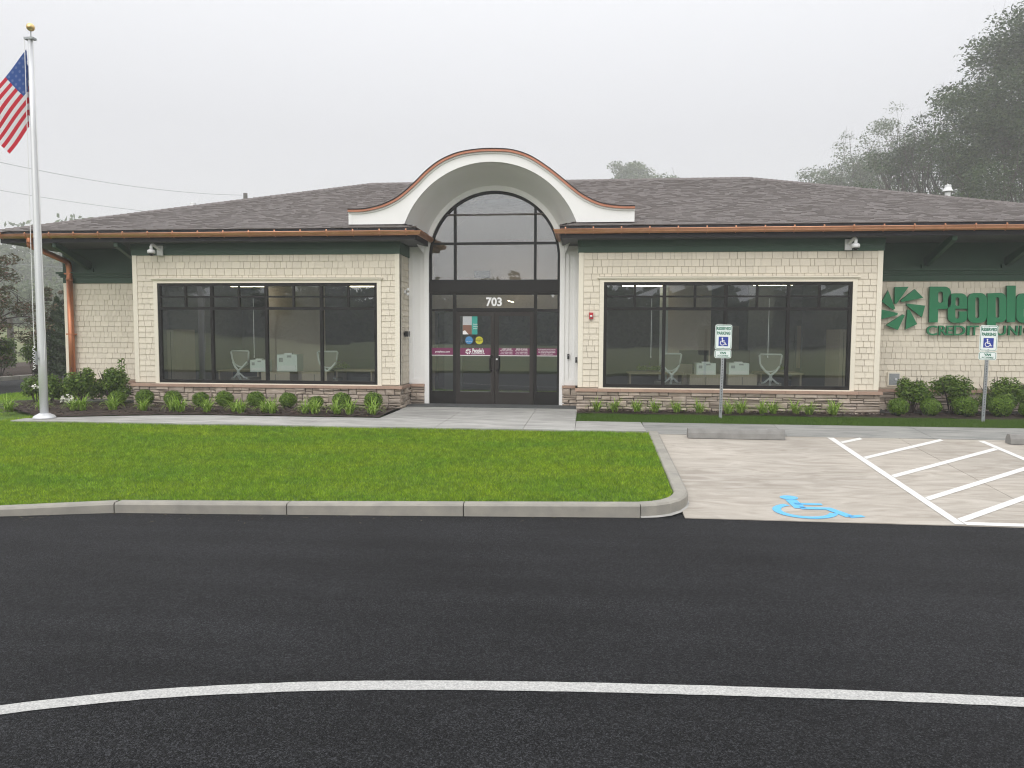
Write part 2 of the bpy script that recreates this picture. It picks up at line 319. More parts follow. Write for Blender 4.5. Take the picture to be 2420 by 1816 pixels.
# ------------------------------------------------------------------ the setting: ground
W, MY = 15.29, 16.14                          # wing wall plane, main wall plane
def lawnz(y): return .15 + (min(max(y, 7.0), 12.2)-8.2)*(.43-.15)/(12.2-8.2) if y < 12.2 else .43
def lotz(y): return (y-8.15)*.345/(12.45-8.15)
def sheet(name, pts, mt, thick=0.0, parent=None, **kw):
    m = MB()
    if thick: m.prism([(p[0], p[1], p[2]) for p in pts], (0, 0, -thick))
    else: m.poly(pts)
    return m.build(name, mt, parent, **kw)
g = MB(); nx = 60                              # far terrain with a rise to the left and behind
xs = np.linspace(-420, 420, nx); ys = np.linspace(-420, 420, nx)
def terr(x, y):
    d = math.hypot(x, y)
    h = 9*max(0, min(1, (y-70)/90))+7*max(0, min(1, (-x-50)/70)) + 7*max(0, min(1, (-y-126)/20))  # last term: unseen rise behind the camera, added to darken the window reflections
    return -.12 + h + (0 if d < 80 else .6*math.sin(x*.05)*math.cos(y*.04))
for j in range(nx):
    for i in range(nx): g.v.append((xs[i], ys[j], terr(xs[i], ys[j])))
for j in range(nx-1):
    for i in range(nx-1): a = j*nx+i; g.f.append((a, a+1, a+nx+1, a+nx))
M['meadow'] = mat('meadow_grass', (.085, .13, .035), .95, col2=(.16, .15, .06), nscale=.35, bump=1, bscale=6)
g.build('ground', M['meadow'], smooth=True, kind='structure')
sheet('asphalt_road', [(-60, -12, 0), (60, -12, 0), (60, 12, 0), (-60, 12, 0)], M['asphalt'], .1, kind='structure')
# lawn island (raised), behind the curved kerb
kf = [(-14.0, 4.7), (-11.0, 5.75), (-8.4, 6.72), (-6.34, 7.36), (-5.2, 7.66), (-3.27, 7.80), (-1.32, 7.96), (.62, 8.12)]
corner = [(.80, 8.17), (.95, 8.25), (1.08, 8.38), (1.17, 8.55), (1.21, 8.72)]
side = [(1.21, 9.6), (1.205, 10.7), (1.20, 12.28)]
def inner(path, d=.165):
    out = []
    for i, p in enumerate(path):
        a = path[max(i-1, 0)]; b = path[min(i+1, len(path)-1)]; t = Vector((b[0]-a[0], b[1]-a[1])).normalized()
        out.append((p[0]-t.y*d, p[1]+t.x*d))
    return out
kpath = kf+corner+side; kin = inner(kpath)
def curvey(x):                                 # kerb's inner edge depth at x
    for a, b in zip(kin, kin[1:]):
        if a[0] <= x <= b[0] and b[0] > a[0]: return a[1]+(b[1]-a[1])*(x-a[0])/(b[0]-a[0])
    return 9.0
lawn = MB(); cols = [(x, curvey(x)) for x in list(np.linspace(-13.9, .6, 60))+[.7, .8, .88, .95, 1.0, 1.035]]
for (x0, a0), (x1, a1) in zip(cols, cols[1:]):
    for k in range(6):
        def P(x, a, s): y = a+(12.16-a)*s; return (x, y, lawnz(y)-.02)
        lawn.poly([P(x0, a0, k/6), P(x1, a1, k/6), P(x1, a1, (k+1)/6), P(x0, a0, (k+1)/6)])
lawn.poly([(-15.7, 4.6, .10), (-13.9, 4.6, .10), (-13.9, 12.16, .41), (-15.7, 12.16, .30)])
lawn.poly([(-15.7, 12.16, .30), (-10.3, 12.16, .41), (-10.3, 21, .41), (-15.7, 21, .30)])
lawn.poly([(-10.3, 12.16, .41), (-3.8, 12.16, .41), (-3.8, 14.2, .41), (-10.3, 14.2, .41)])
lawn.poly([(-.14, 13.3, .41), (12, 13.3, .41), (12, 14.7, .41), (-.14, 14.7, .41)])
lawn.poly([(-15.7, 21, .30), (-10.3, 21, .41), (-10.3, 40, .41), (-15.7, 40, .30)])
lawn.build('lawn', M['soil'], kind='structure')

kerb = tag(empty('kerb', (0, 8, 0)), kind='structure')
def kstone(i0, i1, name, g0=.006, g1=.006, path=kpath, zt=None, bev=.02, hfun=None, mt=None, par_=None):
    pts = path[i0:i1+1]; P = [Vector((p[0], p[1])) for p in pts]
    d0 = (P[1]-P[0]).normalized(); d1 = (P[-1]-P[-2]).normalized(); P[0] = P[0]+d0*g0; P[-1] = P[-1]-d1*g1
    In = inner([(p.x, p.y) for p in P], .165); Bv = inner([(p.x, p.y) for p in P], bev); Cv = inner([(p.x, p.y) for p in P], .15)
    m = MB(); n = len(P); rings = []
    for i in range(n):
        o = P[i]; zt_ = (hfun or (lambda y: lawnz(y)+.0))(o.y); lz = -.05
        rings.append([(o.x, o.y, lz), (o.x, o.y, zt_-bev), (Bv[i][0], Bv[i][1], zt_), (Cv[i][0], Cv[i][1], zt_), (In[i][0], In[i][1], zt_-.015), (In[i][0], In[i][1], lz)])
    for i in range(n-1):
        m.loft(rings[i]+[rings[i][0]], rings[i+1]+[rings[i+1][0]])
    m.poly(rings[0]); m.poly(rings[-1][::-1]); return m.build(name, mt or M['kerb'], par_ or kerb)
for a, b in ((0, 1), (1, 2), (2, 4), (4, 5), (5, 6), (6, 7)): kstone(a, b, 'kerb_stone')
kstone(7, 12, 'kerb_stone'); kstone(12, 13, 'kerb_stone', 0.004, .004); kstone(13, 14, 'kerb_stone', .004, .004); kstone(14, 15, 'kerb_stone', .004, .0)
# mortar smear at the corner of the kerb
ms = MB(); o_ = inner(kpath[7:14], -.012); i_ = inner(kpath[7:14], .01)
ms.loft([(p[0]+random.uniform(-.012, .012), p[1]-random.uniform(0, .03), .006+max(0, lotz(p[1]))) for p in inner(kpath[7:14], -.03)], [(p[0], p[1], .02+max(0, lotz(p[1]))) for p in i_])
ms.build('kerb_mortar', M['walk'], kerb)

# parking concrete: slabs with joints
lot = tag(empty('parking_bay', (6, 10, 0)), kind='structure')
lx = [1.10, 5.05, 9.2, 13.0]; ly = [8.15, 10.15, 12.45]
for i in range(3):
    for j in range(2):
        x0, x1, y0, y1 = lx[i]+.004, lx[i+1]-.004, ly[j]+.004, ly[j+1]-.004
        sheet('concrete_slab', [(x0, y0, lotz(y0)+.008), (x1, y0, lotz(y0)+.008), (x1, y1, lotz(y1)+.008), (x0, y1, lotz(y1)+.008)], M['lot'], .08, lot)
sheet('lot_base', [(1.1, 8.16, -.02), (13, 8.16, -.02), (13, 12.6, .325), (1.1, 12.6, .325)], M['joint'], .05, lot)
def lquad(p, zo=.013): return [(x, y, lotz(y)+zo) for x, y in p]
mark = tag(empty('parking_marking', (5, 10, .1)), kind='structure')
def stripe(ax, ay, bx_, by, wd=.098, vert=False):
    if vert: pts = [(ax-wd/2, ay), (ax+wd/2, ay), (bx_+wd/2, by), (bx_-wd/2, by)]
    else: pts = [(ax, ay-wd*.62), (bx_, by-wd*.62), (bx_, by+wd*.62), (ax, ay+wd*.62)]
    sheet('painted_stripe', lquad(pts), M['baypaint'], 0, mark)
stripe(3.97, 8.17, 3.97, 12.40, vert=True)
stripe(6.26, 8.17, 6.26, 12.36, vert=True)
for ya in (12.05, 11.06, 10.07, 9.08, 8.30):
    x1 = 6.20; y1 = ya+(x1-4.03)*.80
    if y1 > 12.38: x1 = 4.03+(12.38-ya)/.80; y1 = 12.38
    stripe(4.03, ya, x1, y1)
stripe(4.03, 8.205, 9.0, 8.205, .08)

# walks
walk = tag(empty('sidewalk', (0, 12.8, .43)), kind='structure')
def slab(pts, mt, z=.44, zs=None): return sheet('concrete_slab', [(p[0], p[1], (zs[i] if zs else z)) for i, p in enumerate(pts)], mt, .12, walk)
G = .008
jx = [-10.15, -8.4, -6.6, -4.82, -3.80]
def backy(x): return 13.42 if x > -7.0 else 13.42-((-7.0-x)/3.2)**1.6*.95
for a, b in zip(jx, jx[1:]):
    n = 5; xs_ = np.linspace(a+G/2, b-G/2, n)
    slab([(x, 12.14) for x in xs_]+[(x, backy(x)) for x in xs_[::-1]], M['walk'])
ex = [-3.80, -2.50, -1.02, -.16]
for a, b in zip(ex, ex[1:]):
    sk = -.55 if a > -3.7 and a < -2 else 0
    for y0, y1 in ((12.14, 13.45), (13.45+G, 14.9), (14.9+G, 16.16)): slab([(a+G/2, y0), (b-G/2, y0), (b-G/2, y1), (a+G/2, y1)], M['walk'], .442 if y0 < 14 else .448)
slab([(-.16, 12.14), (1.0, 12.14), (1.0, 13.42), (-.16+G, 13.42)], M['walk'], .440)
for a, b in ((1.02, 3.3), (3.3, 5.6), (5.6, 7.9), (7.9, 10.2), (10.2, 13)):
    slab([(a+G/2, 12.45), (b-G/2, 12.45), (b-G/2, 13.38), (a+G/2, 13.38)], M['walkr'], zs=[.360, .360, .44, .44])
sheet('walk_base', [(-10.1, 12.2, .40), (1.0, 12.2, .40), (1.0, 13.36, .40), (-6.5, 13.36, .40)], M['joint'], .05, walk)
sheet('walk_base', [(-3.75, 13.3, .405), (-.2, 13.3, .405), (-.2, 16.2, .405), (-3.75, 16.2, .405)], M['joint'], .05, walk)
# left drive beyond the lawn, with its own kerb, and planting island
sheet('drive', [(-20.3, 4, -.03), (-15.7, 4, -.03), (-15.7, 17, .30), (-20.3, 17, .30)], M['asphalt'], .05, kind='structure')
sheet('drive', [(-20.3, 17, .30), (-15.7, 17, .30), (-15.7, 80, .30), (-20.3, 80, .30)], M['asphalt'], .05, kind='structure')
dk = tag(empty('drive_kerb', (-20.4, 20, .3)), kind='structure')
for k in range(24):
    y0 = 8+k*2.4; m = MB(); m.box(-20.5, -20.3, y0+.01, y0+2.39, .0, .44 if y0 > 15 else .2+(y0-8)/7*.2); m.build('kerb_stone', M['kerb'], dk)
sheet('meadow', [(-90, 6, .2), (-20.5, 6, .2), (-20.5, 75, .40), (-90, 75, .9)], M['meadow'], .3, kind='structure')
def mound(name, x0, x1, y0, y1, zb, h, nx=30, ny=16, edge=None):
    m = MB()
    for j in range(ny+1):
        for i in range(nx+1):
            u, v = i/nx, j/ny; x = x0+(x1-x0)*u; y = y0+(y1-y0)*v
            e = min(1, 6*min(u, 1-u), 4*min(v, 1-v)); m.v.append((x, y, zb+h*max(e, 0)**.6+random.uniform(-.008, .008)*(e > 0)))
    for j in range(ny):
        for i in range(nx): a = j*(nx+1)+i; m.f.append((a, a+1, a+nx+2, a+nx+1))
    return m.build(name, M['mulch'], smooth=False, kind='structure')
mound('mulch_island', -24.5, -20.5, 14, 44, .38, .35)
# planting beds
mb = MB(); bxs = np.linspace(-12.6, -3.82, 70)
for x0, x1 in zip(bxs, bxs[1:]):
    def fy(x): return max(backy(x)+.02, 13.44) if x > -7 else backy(x)+.02 if x > -10.1 else 12.75+(-10.1-x)*.8
    def by(x): return 16.2 if x < -9.75 or x > -3.9 else 15.35
    for k in range(10):
        def Q(x, s): y = fy(x)+(by(x)-fy(x))*s; return (x, y, .432+.05*math.sin(math.pi*min(1, s*1.0+.15))+.012*math.sin(x*23+s*31)*math.cos(x*41-s*17))
        mb.poly([Q(x0, k/10), Q(x1, k/10), Q(x1, (k+1)/10), Q(x0, (k+1)/10)])
mb.build('mulch_bed', M['mulch'], fix=False, kind='structure')
mb = MB(); bxs = np.linspace(-.15, 10, 60)
for x0, x1 in zip(bxs, bxs[1:]):
    for k in range(6):
        def Q(x, s):
            f = 14.68+.06*math.sin(x*2.1); b = 15.4 if x < 5.8 else 16.2; y = f+(b-f)*s; return (x, y, .43+.045*math.sin(math.pi*min(1, s+.15))+.012*math.sin(x*23+s*31)*math.cos(x*41-s*17))
        mb.poly([Q(x0, k/6), Q(x1, k/6), Q(x1, (k+1)/6), Q(x0, (k+1)/6)])
mb.build('mulch_bed', M['mulch'], fix=False, kind='structure')
chips = MB()                                   # loose bark
for _ in range(5200):
    if random.random() < .62: x = random.uniform(-12.2, -3.9); y = random.uniform(backy(x)+.05 if x > -10 else 13, 15.25)
    else: x = random.uniform(-.1, 9.5); y = random.uniform(14.72, 15.2 if x < 5.8 else 16.1)
    a = random.uniform(0, 6.3); l = random.uniform(.015, .045); wd = l*.35; z = .485+random.uniform(-.01, .012); c, s = math.cos(a), math.sin(a); t = random.uniform(-.01, .01)
    chips.poly([(x-c*l-s*wd, y-s*l+c*wd, z-t), (x+c*l-s*wd, y+s*l+c*wd, z+t), (x+c*l+s*wd, y+s*l-c*wd, z+t+.004), (x-c*l+s*wd, y-s*l-c*wd, z-t+.004)])
M['chip'] = mat('bark_chip', (.055, .035, .026), .9, rand=.6)
chips.build('bark_chips', M['chip'], fix=False, kind='stuff')

# white arc on the asphalt
arc = MB(); ap = [(-5.3, 2.0), (-4.6, 2.60), (-4.1, 2.95), (-3.6, 3.251), (-3.1, 3.503), (-2.6, 3.699), (-2.1, 3.839), (-1.6, 3.939), (-1.1, 4.011), (-.6, 4.063), (-.1, 4.101), (.4, 4.131), (.9, 4.155), (1.4, 4.175), (1.9, 4.189), (2.4, 4.195), (3.0, 4.196), (3.8, 4.185), (5.5, 4.13)]
def smooth_path(p, n=8):
    out = []
    for i in range(len(p)-1):
        p0 = np.array(p[max(i-1, 0)], float); p1 = np.array(p[i], float); p2 = np.array(p[i+1], float); p3 = np.array(p[min(i+2, len(p)-1)], float)
        for k in range(n):
            t = k/n; out.append(.5*((2*p1)+(-p0+p2)*t+(2*p0-5*p1+4*p2-p3)*t*t+(-p0+3*p1-3*p2+p3)*t**3))
    out.append(np.array(p[-1], float)); return out
sp = [(float(q[0]), float(q[1])) for q in smooth_path(ap)]
A_ = inner(sp, .056); B_ = inner(sp, -.056)
jit = lambda: random.uniform(-.0025, .0025)
arc.loft([(p[0]+jit(), p[1]+jit(), .004) for p in A_], [(p[0]+jit(), p[1]+jit(), .004) for p in B_])
arc.build('painted_line', M['paint'], kind='structure')

# ------------------------------------------------------------------ the building
B = empty('credit_union_building', (-2, 16, .45), label='single-storey cream shingled credit union with arched entrance and copper gutters', cat='building')
gf = .43
# --- shingle siding
shake_cache = {}
def shake(name, parent, xc, z0, wd, ht, y, side=None):
    key = (round(wd, 2), round(ht, 3))
    if key not in shake_cache:
        m = MB(); hw = key[0]/2-.004; h = key[1]
        m.quadbox([(-hw, -.022, 0), (hw, -.022, 0), (hw, .004, 0), (-hw, .004, 0), (-hw, -.006, h+.004), (hw, -.006, h+.004), (hw, .004, h+.004), (-hw, .004, h+.004)])
        shake_cache[key] = m.mesh('shingle')
    o = link(name, shake_cache[key], M['shake'], parent); o.location = Vector((xc, y, z0)); return o
rowh = [.1217]*19+[.143]*3
n_single = [0]
def siding(parent, x0, x1, y, z0, z1, rows, hole=None, single=False, side=False):
    """courses from z0 up; hole = (xa, xb, za, zb); side: run along Y instead of X"""
    st = MB(); z = z0
    for h in rows:
        zt = min(z+h, z1)
        if zt-z < .02: break
        segs = [(x0, x1)]
        if hole and z < hole[3]-.01 and zt > hole[2]+.01:
            if z < hole[2] or zt > hole[3]:
                pass
            segs = [(x0, hole[0]), (hole[1], x1)]
        zb = z
        if hole and z < hole[3]-.01 and zt > hole[3]+.01:      # a course cut by the head trim
            segs = [(x0, hole[0], z), (hole[0], hole[1], hole[3]), (hole[1], x1, z)]
        for sg in segs:
            a, b = sg[0], sg[1]; zb = sg[2] if len(sg) > 2 else z
            if zt-zb < .02: continue
            x = a
            while x < b-.02:
                wd = random.choice((.08, .10, .12, .14, .15, .16, .18, .20))
                if x+wd > b-.05: wd = b-x
                if single and n_single[0] < 300 and wd > .05:
                    o = shake('siding_shingle', parent, x+wd/2, zb, wd, zt-zb, y); o.scale.x = wd/max(round(wd, 2), .01); n_single[0] += 1
                else:
                    t = random.uniform(.018, .024)
                    if side: st.quadbox([(y+t, x+.003, zb), (y+t, x+wd-.003, zb), (y-.004, x+wd-.003, zb), (y-.004, x+.003, zb), (y+.006, x+.003, zt+.004), (y+.006, x+wd-.003, zt+.004), (y-.004, x+wd-.003, zt+.004), (y-.004, x+.003, zt+.004)])
                    else: st.quadbox([(x+.003, y-t, zb), (x+wd-.003, y-t, zb), (x+wd-.003, y+.004, zb), (x+.003, y+.004, zb), (x+.003, y-.006, zt+.004), (x+wd-.003, y-.006, zt+.004), (x+wd-.003, y+.004, zt+.004), (x+.003, y+.004, zt+.004)])
                x += wd
        z = zt
    if st.v: st.build('shingle_siding', M['shake'], parent, kind='stuff')
YW, YM = W+.02, MY+.02
wr = [5.78, -.156]; wl = [-3.885, -9.785]
WT, WB = 3.072, .925
WIN = {'L': (-9.228, -4.368), 'R': (.359, 5.227)}
def wing(x0, x1, win, single):
    a, b = win
    m = MB(); m.box(x0, a-.01, YW, YW+.18, gf, 3.92); m.box(b+.01, x1, YW, YW+.18, gf, 3.92); m.box(a-.01, b+.01, YW+.001, YW+.179, gf, WB-.01); m.box(a-.01, b+.01, YW+.001, YW+.179, WT+.01, 3.92)
    wl_ = m.build('wall', M['core'], B)
    siding(wl_, x0+.10, x1-.10, YW, .93, 3.67, rowh, (a-.09, b+.09, .90, WT+.115), single)
    return wl_
w_r = wing(-.156, 5.78, WIN['R'], True); w_l = wing(-9.785, -3.885, WIN['L'], False)
# wing side walls and recessed walls
m = MB(); m.box(-4.065, -3.905, YW+.18, YM+.1, gf, 3.92); sw = m.build('wall', M['core'], B)
siding(sw, W+.10, MY-.02, -3.907, .93, 3.67, rowh, side=True)
m = MB(); m.box(-.136, .03, YW+.18, YM+.1, gf, 3.92); m.box(5.60, 5.76, YW+.18, YM+.1, gf, 3.92); m.box(-9.765, -9.60, YW+.18, YM+.1, gf, 3.92); m.build('wall', M['core'], B)
m = MB(); m.box(-12.0, -9.6, YM, YM+.18, gf, 3.92); rl = m.build('wall', M['core'], B); siding(rl, -11.9, -9.785, YM, .93, 3.14, [.1217]*19)
m = MB(); m.box(5.60, 10.2, YM, YM+.18, gf, 3.92); rr = m.build('wall', M['core'], B); siding(rr, 5.80, 10.1, YM, .93, 3.14, [.1217]*19)
m = MB(); m.box(-12.0, -11.82, YM+.18, 26.6, gf, 3.92); m.box(10.02, 10.2, YM+.18, 26.6, gf, 3.92); m.box(-12.0, 10.2, 26.6, 26.8, gf, 3.92)
bw = m.build('wall', M['shake'], B)
# corner boards
def cb(*b): return bx('corner_board', M['cream'], B, *b)
for x0, x1 in ((-.156, -.056), (5.68, 5.78), (-9.785, -9.685), (-3.985, -3.885)): cb(x0, x1, W-.006, W+.10, .93, 3.67)
cb(-12.02, -11.90, MY-.008, MY+.1, .93, 3.14); cb(-3.975, -3.882, W+.101, W+.15, .93, 3.67)
# window casings
for k, (a, b) in WIN.items():
    cs = MB(); cs.box(a-.088, a, W-.012, W+.06, .905, WT+.06); cs.box(b, b+.088, W-.012, W+.06, .905, WT+.06); cs.box(a, b, W-.011, W+.06, WT, WT+.06)
    cs.box(a-.11, b+.11, W-.035, W+.05, WT+.06, WT+.082); cs.box(a-.13, b+.13, W-.055, W+.05, WT+.0825, WT+.105)
    cs.box(a, b, W-.02, W+.06, WB-.022, WB); cs.build('window_casing', M['cream'], B)
# windows
def window(a, b):
    y0 = W+.004; fr = MB()
    def bar(x0, x1, z0, z1, d0=0, d1=.07): fr.box(x0, x1, y0+d0, y0+d1, z0, z1)
    fw = .065
    bar(a, a+fw, WB, WT); bar(b-fw, b, WB, WT); bar(a+fw, b-fw, WT-fw, WT); bar(a+fw, b-fw, WB, WB+fw*1.1)
    n = 4; q = (b-a)/n; zt = 2.535
    f = fr.build('window', M['frame'], B, fix=False)
    for i in range(1, n): bx('mullion', M['frame'], f, a+q*i-.032, a+q*i+.032, y0+.002, y0+.068, WB+fw*1.1, WT-fw)
    for i in range(n):
        x0 = a+fw if i == 0 else a+q*i+.032; x1 = b-fw if i == n-1 else a+q*(i+1)-.032
        bx('transom_bar', M['frame'], f, x0, x1, y0+.004, y0+.066, zt-.03, zt+.03)
        xm = (x0+x1)/2
        bx('glazing_bar', M['frame'], f, xm-.022, xm+.022, y0+.008, y0+.06, zt+.03, WT-fw)
        for u0, u1 in ((x0, xm-.022), (xm+.022, x1)): bx('glazing_bar', M['frame'], f, u0, u1, y0+.01, y0+.058, 2.765, 2.80)
        for (p, r_, s, t) in ((x0, x1, WB+fw*1.1, zt-.03), (x0, xm-.022, zt+.03, 2.765), (xm+.022, x1, zt+.03, 2.765), (x0, xm-.022, 2.80, WT-fw), (xm+.022, x1, 2.80, WT-fw)):
            pm = MB(); tlt = random.uniform(-.0015, .0015); pm.poly([(p, y0+.035, s), (r_, y0+.035+tlt, s), (r_, y0+.035, t), (p, y0+.035+tlt, t)]); pm.build('pane', M['glass'], f, fix=False)
    return f
winL = window(*WIN['L']); winR = window(*WIN['R'])
# --- stone base with ledge stones and cap
sb = empty('stone_base', (0, 15.2, .45)); par(sb, B); WL[sb.name] = Vector((0, 0, 0)); sb.location = (0, 0, 0)
n_stone = [0]; rest = MB()
def stone(a, b, z0, z1, y, side=False):
    gj = .005; t = random.uniform(.012, .05); j = lambda s=.008: random.uniform(-s, s)
    a += gj; b -= gj; z0 += gj; z1 -= gj
    if b-a < .02 or z1-z0 < .012: return
    c = [(a, z0+j()), (b, z0+j()), (b+j(), z1+j(.005)), (a+j(), z1+j(.005))]
    cx, cz = (a+b)/2, (z0+z1)/2; ins = min(.012, (z1-z0)*.2)
    inn = [(p+(ins if p < cx else -ins)+j(.003), q+(ins if q < cz else -ins)+j(.003)) for p, q in c]
    tt = [t+random.uniform(-.012, .012) for _ in range(4)]; mid = t+random.uniform(-.004, .012)
    m = MB()
    def T(x, d, z): return (y+d, x, z) if side else (x, y-d, z)
    m.v = [T(p, -.002, q) for p, q in c]+[T(p, max(.004, tt[i]-.012), q) for i, (p, q) in enumerate(c)]+[T(p, tt[i], q) for i, (p, q) in enumerate(inn)]+[T(cx+j(.02), mid, cz)]
    for i in range(4):
        k = (i+1) % 4; m.f += [(i, k, 4+k, 4+i), (4+i, 4+k, 8+k, 8+i), (8+i, 8+k, 12)]
    if n_stone[0] >= 300:
        k0 = len(rest.v); rest.v += m.v; rest.f += [tuple(i+k0 for i in f) for f in m.f]; return
    n_stone[0] += 1; return m.build('stone', M['stone'], sb)
def stones(x0, x1, y, z0=.42, z1=.845, side=False):
    z = z0
    bands = []
    while z < z1-.02:
        h = random.choice((.10, .12, .15, .17)); 
        if z+h > z1-.05: h = z1-z
        bands.append((z, z+h)); z += h
    for (a, b) in bands:
        x = x0
        while x < x1-.01:
            wd = random.uniform(.14, .46)
            if x+wd > x1-.10: wd = x1-x
            r = random.random()
            if b-a > .13 and r < .62:
                zm = a+(b-a)*random.uniform(.38, .62)
                for (p, q) in ((a, zm), (zm, b)):
                    if wd > .24 and random.random() < .6: xm = x+wd*random.uniform(.35, .65); stone(x, xm, p, q, y, side); stone(xm, x+wd, p, q, y, side)
                    else: stone(x, x+wd, p, q, y, side)
            elif r < .8 and b-a > .09 and wd > .2:
                zm = a+(b-a)*random.uniform(.4, .6); stone(x, x+wd, a, zm, y, side); stone(x, x+wd, zm, b, y, side)
            else: stone(x, x+wd, a, b, y, side)
            x += wd
def cap(x0, x1, y0, y1, n):
    for i in range(n):
        a = x0+(x1-x0)*i/n; b = x0+(x1-x0)*(i+1)/n; bx('cap_stone', M['cap'], sb, a+.002, b-.002, y0, y1, .845, .902)
for b_ in ((-9.80, -3.87, W-.045, W+.06), (-.17, 5.79, W-.045, W+.06), (-12.02, -9.80, MY-.045, MY+.05), (5.79, 10.2, MY-.045, MY+.05), (-3.87, -3.53, MY-.045, MY+.05), (-.50, -.17, MY-.045, MY+.05), (-3.93, -3.87, W+.06, MY-.045)): bx('stone_backing', M['joint'], sb, b_[0], b_[1], b_[2], b_[3], .3, .846)
stones(-9.81, -3.85, W-.045); stones(-.18, 5.80, W-.045); stones(5.80, 10.2, MY-.045); stones(-12.02, -9.82, MY-.045); stones(-3.85, -3.53, MY-.045); stones(-.50, -.18, MY-.045); stones(W-.06, MY-.06, -3.87, side=True)
rest.build('stonework', M['stone'], sb, kind='stuff')
cap(-9.84, -3.82, W-.11, W+.06, 13); cap(-.21, 5.83, W-.11, W+.06, 13); cap(-12.06, -9.84, MY-.11, MY+.02, 4); cap(5.83, 10.2, MY-.11, MY+.02, 8); cap(-3.82, -3.53, MY-.11, MY+.02, 1); cap(-.50, -.21, MY-.11, MY+.02, 1)
bx('cap_stone', M['cap'], sb, -3.9, -3.82, W+.0605, MY-.111, .845, .902)
# --- green friezes, mouldings, brackets
def gb(name, *b): return bx(name, M['green'], B, *b)
for x0, x1 in ((-9.80, -3.87), (-.17, 5.795)):
    gb('frieze_board', x0, x1, W-.012, W+.10, 3.67, 3.795); gb('frieze_board', x0-.01, x1+.01, W-.024, W+.10, 3.7955, 3.915)
gb('frieze_board', -3.93, -3.868, W+.1005, MY-.02, 3.67, 3.915)
for x0, x1 in ((-12.02, -9.785), (5.795, 10.2)):
    gb('frieze_board', x0, x1, MY-.02, MY+.05, 3.14, 3.262); gb('frieze_board', x0, x1, MY-.012, MY+.05, 3.2625, 3.915)
    e0 = .07 if x0 < 0 else 0
    gb('moulding', x0-e0*.5, x1, MY-.055, MY-.0125, 3.263, 3.30); gb('moulding', x0-e0*.8, x1, MY-.085, MY-.0125, 3.3005, 3.345); gb('moulding', x0-e0*1.3, x1, MY-.13, MY-.0125, 3.3455, 3.385)
def bracket(x):
    m = MB(); hw = .045
    m.prism([(x-hw, MY-.0125, 3.46), (x-hw, MY-.075, 3.44), (x-hw, 14.98, 3.83), (x-hw, 14.98, 3.91), (x-hw, 15.12, 3.91), (x-hw, MY-.0125, 3.60)], (2*hw, 0, 0))
    m.box(x-.10, x+.10, MY-.05, MY-.013, 3.39, 3.47); return m.build('bracket', M['green'], B)
for x in (-11.35, -9.95, 6.95, 8.5): bracket(x)
# --- soffit and fascia
EX0, EX1, EY, EB = -12.47, 10.66, 14.85, 27.4
NX0, NX1 = -3.45, -.52
SOF = 3.915
m = MB()
m.box(EX0, NX0, 14.93, 16.3, SOF, SOF+.02); m.box(NX1, EX1, 14.93, 16.3, SOF, SOF+.02); m.box(EX0, -11.9, 16.3, EB, SOF, SOF+.02); m.box(10.1, EX1, 16.3, EB, SOF, SOF+.02)
M['soffit'] = mat('soffit_panel', (.075, .08, .082), .6)
m.build('soffit', M['soffit'], B)
fc = MB(); fc.box(EX0, NX0, 14.90, 14.93, SOF-.005, 4.135); fc.box(NX1, EX1, 14.90, 14.93, SOF-.005, 4.135)
fc.box(EX0-.03, EX0, 14.90, EB, SOF-.005, 4.135); fc.box(EX1, EX1+.03, 14.90, EB, SOF-.005, 4.135)
fc.box(NX0-.03, NX0, 14.9305, MY-.0, SOF-.005, 4.135); fc.box(NX1, NX1+.03, 14.9305, MY-.0, SOF-.005, 4.135); fc.box(EX0, EX1, EB, EB+.03, SOF-.005, 4.135)
fc.build('fascia', M['fascia'], B)
# --- roof
SLO = .34; RX0, RX1, RY, RZ = -6.17, 4.36, 21.13, 4.15+(21.13-14.82)*.34
EZ = 4.145
def rz(y): return EZ+(y-14.82)*SLO
m = MB()
e0, e1 = EX0-.04, EX1+.04
A0 = (e0, 14.82, EZ); B0 = (e1, 14.82, EZ); C0 = (e1, EB+.05, EZ); D0 = (e0, EB+.05, EZ); P0 = (RX0, RY, rz(RY)); P1 = (RX1, RY, rz(RY))
n1, n2 = (NX0+.02, 14.82, EZ), (NX1-.02, 14.82, EZ); n3, n4 = (NX1-.02, 16.2, rz(16.2)), (NX0+.02, 16.2, rz(16.2))
hd = .5; yh = 14.82+hd
h1, h2 = (NX0+.02-hd, yh, rz(yh)), (NX1-.02+hd, yh, rz(yh)); n4, n3 = (NX0+.02-hd, 16.2, rz(16.2)), (NX1-.02+hd, 16.2, rz(16.2))
m.poly([A0, n1, h1, P0]); m.poly([h1, n4, P0]); m.poly([n4, n3, P1, P0]); m.poly([n3, h2, P1]); m.poly([h2, n2, B0, P1])
for a_, b_, s_ in ((n1, h1, 1), (n2, h2, -1)): m.poly([a_, b_, (b_[0], MY, b_[2]), (a_[0], MY, EZ)]); m.poly([B0, C0, P1]); m.poly([C0, D0, P0, P1]); m.poly([D0, A0, P0])
roof = m.build('roof', M['shingle_b'], B, fix=False)
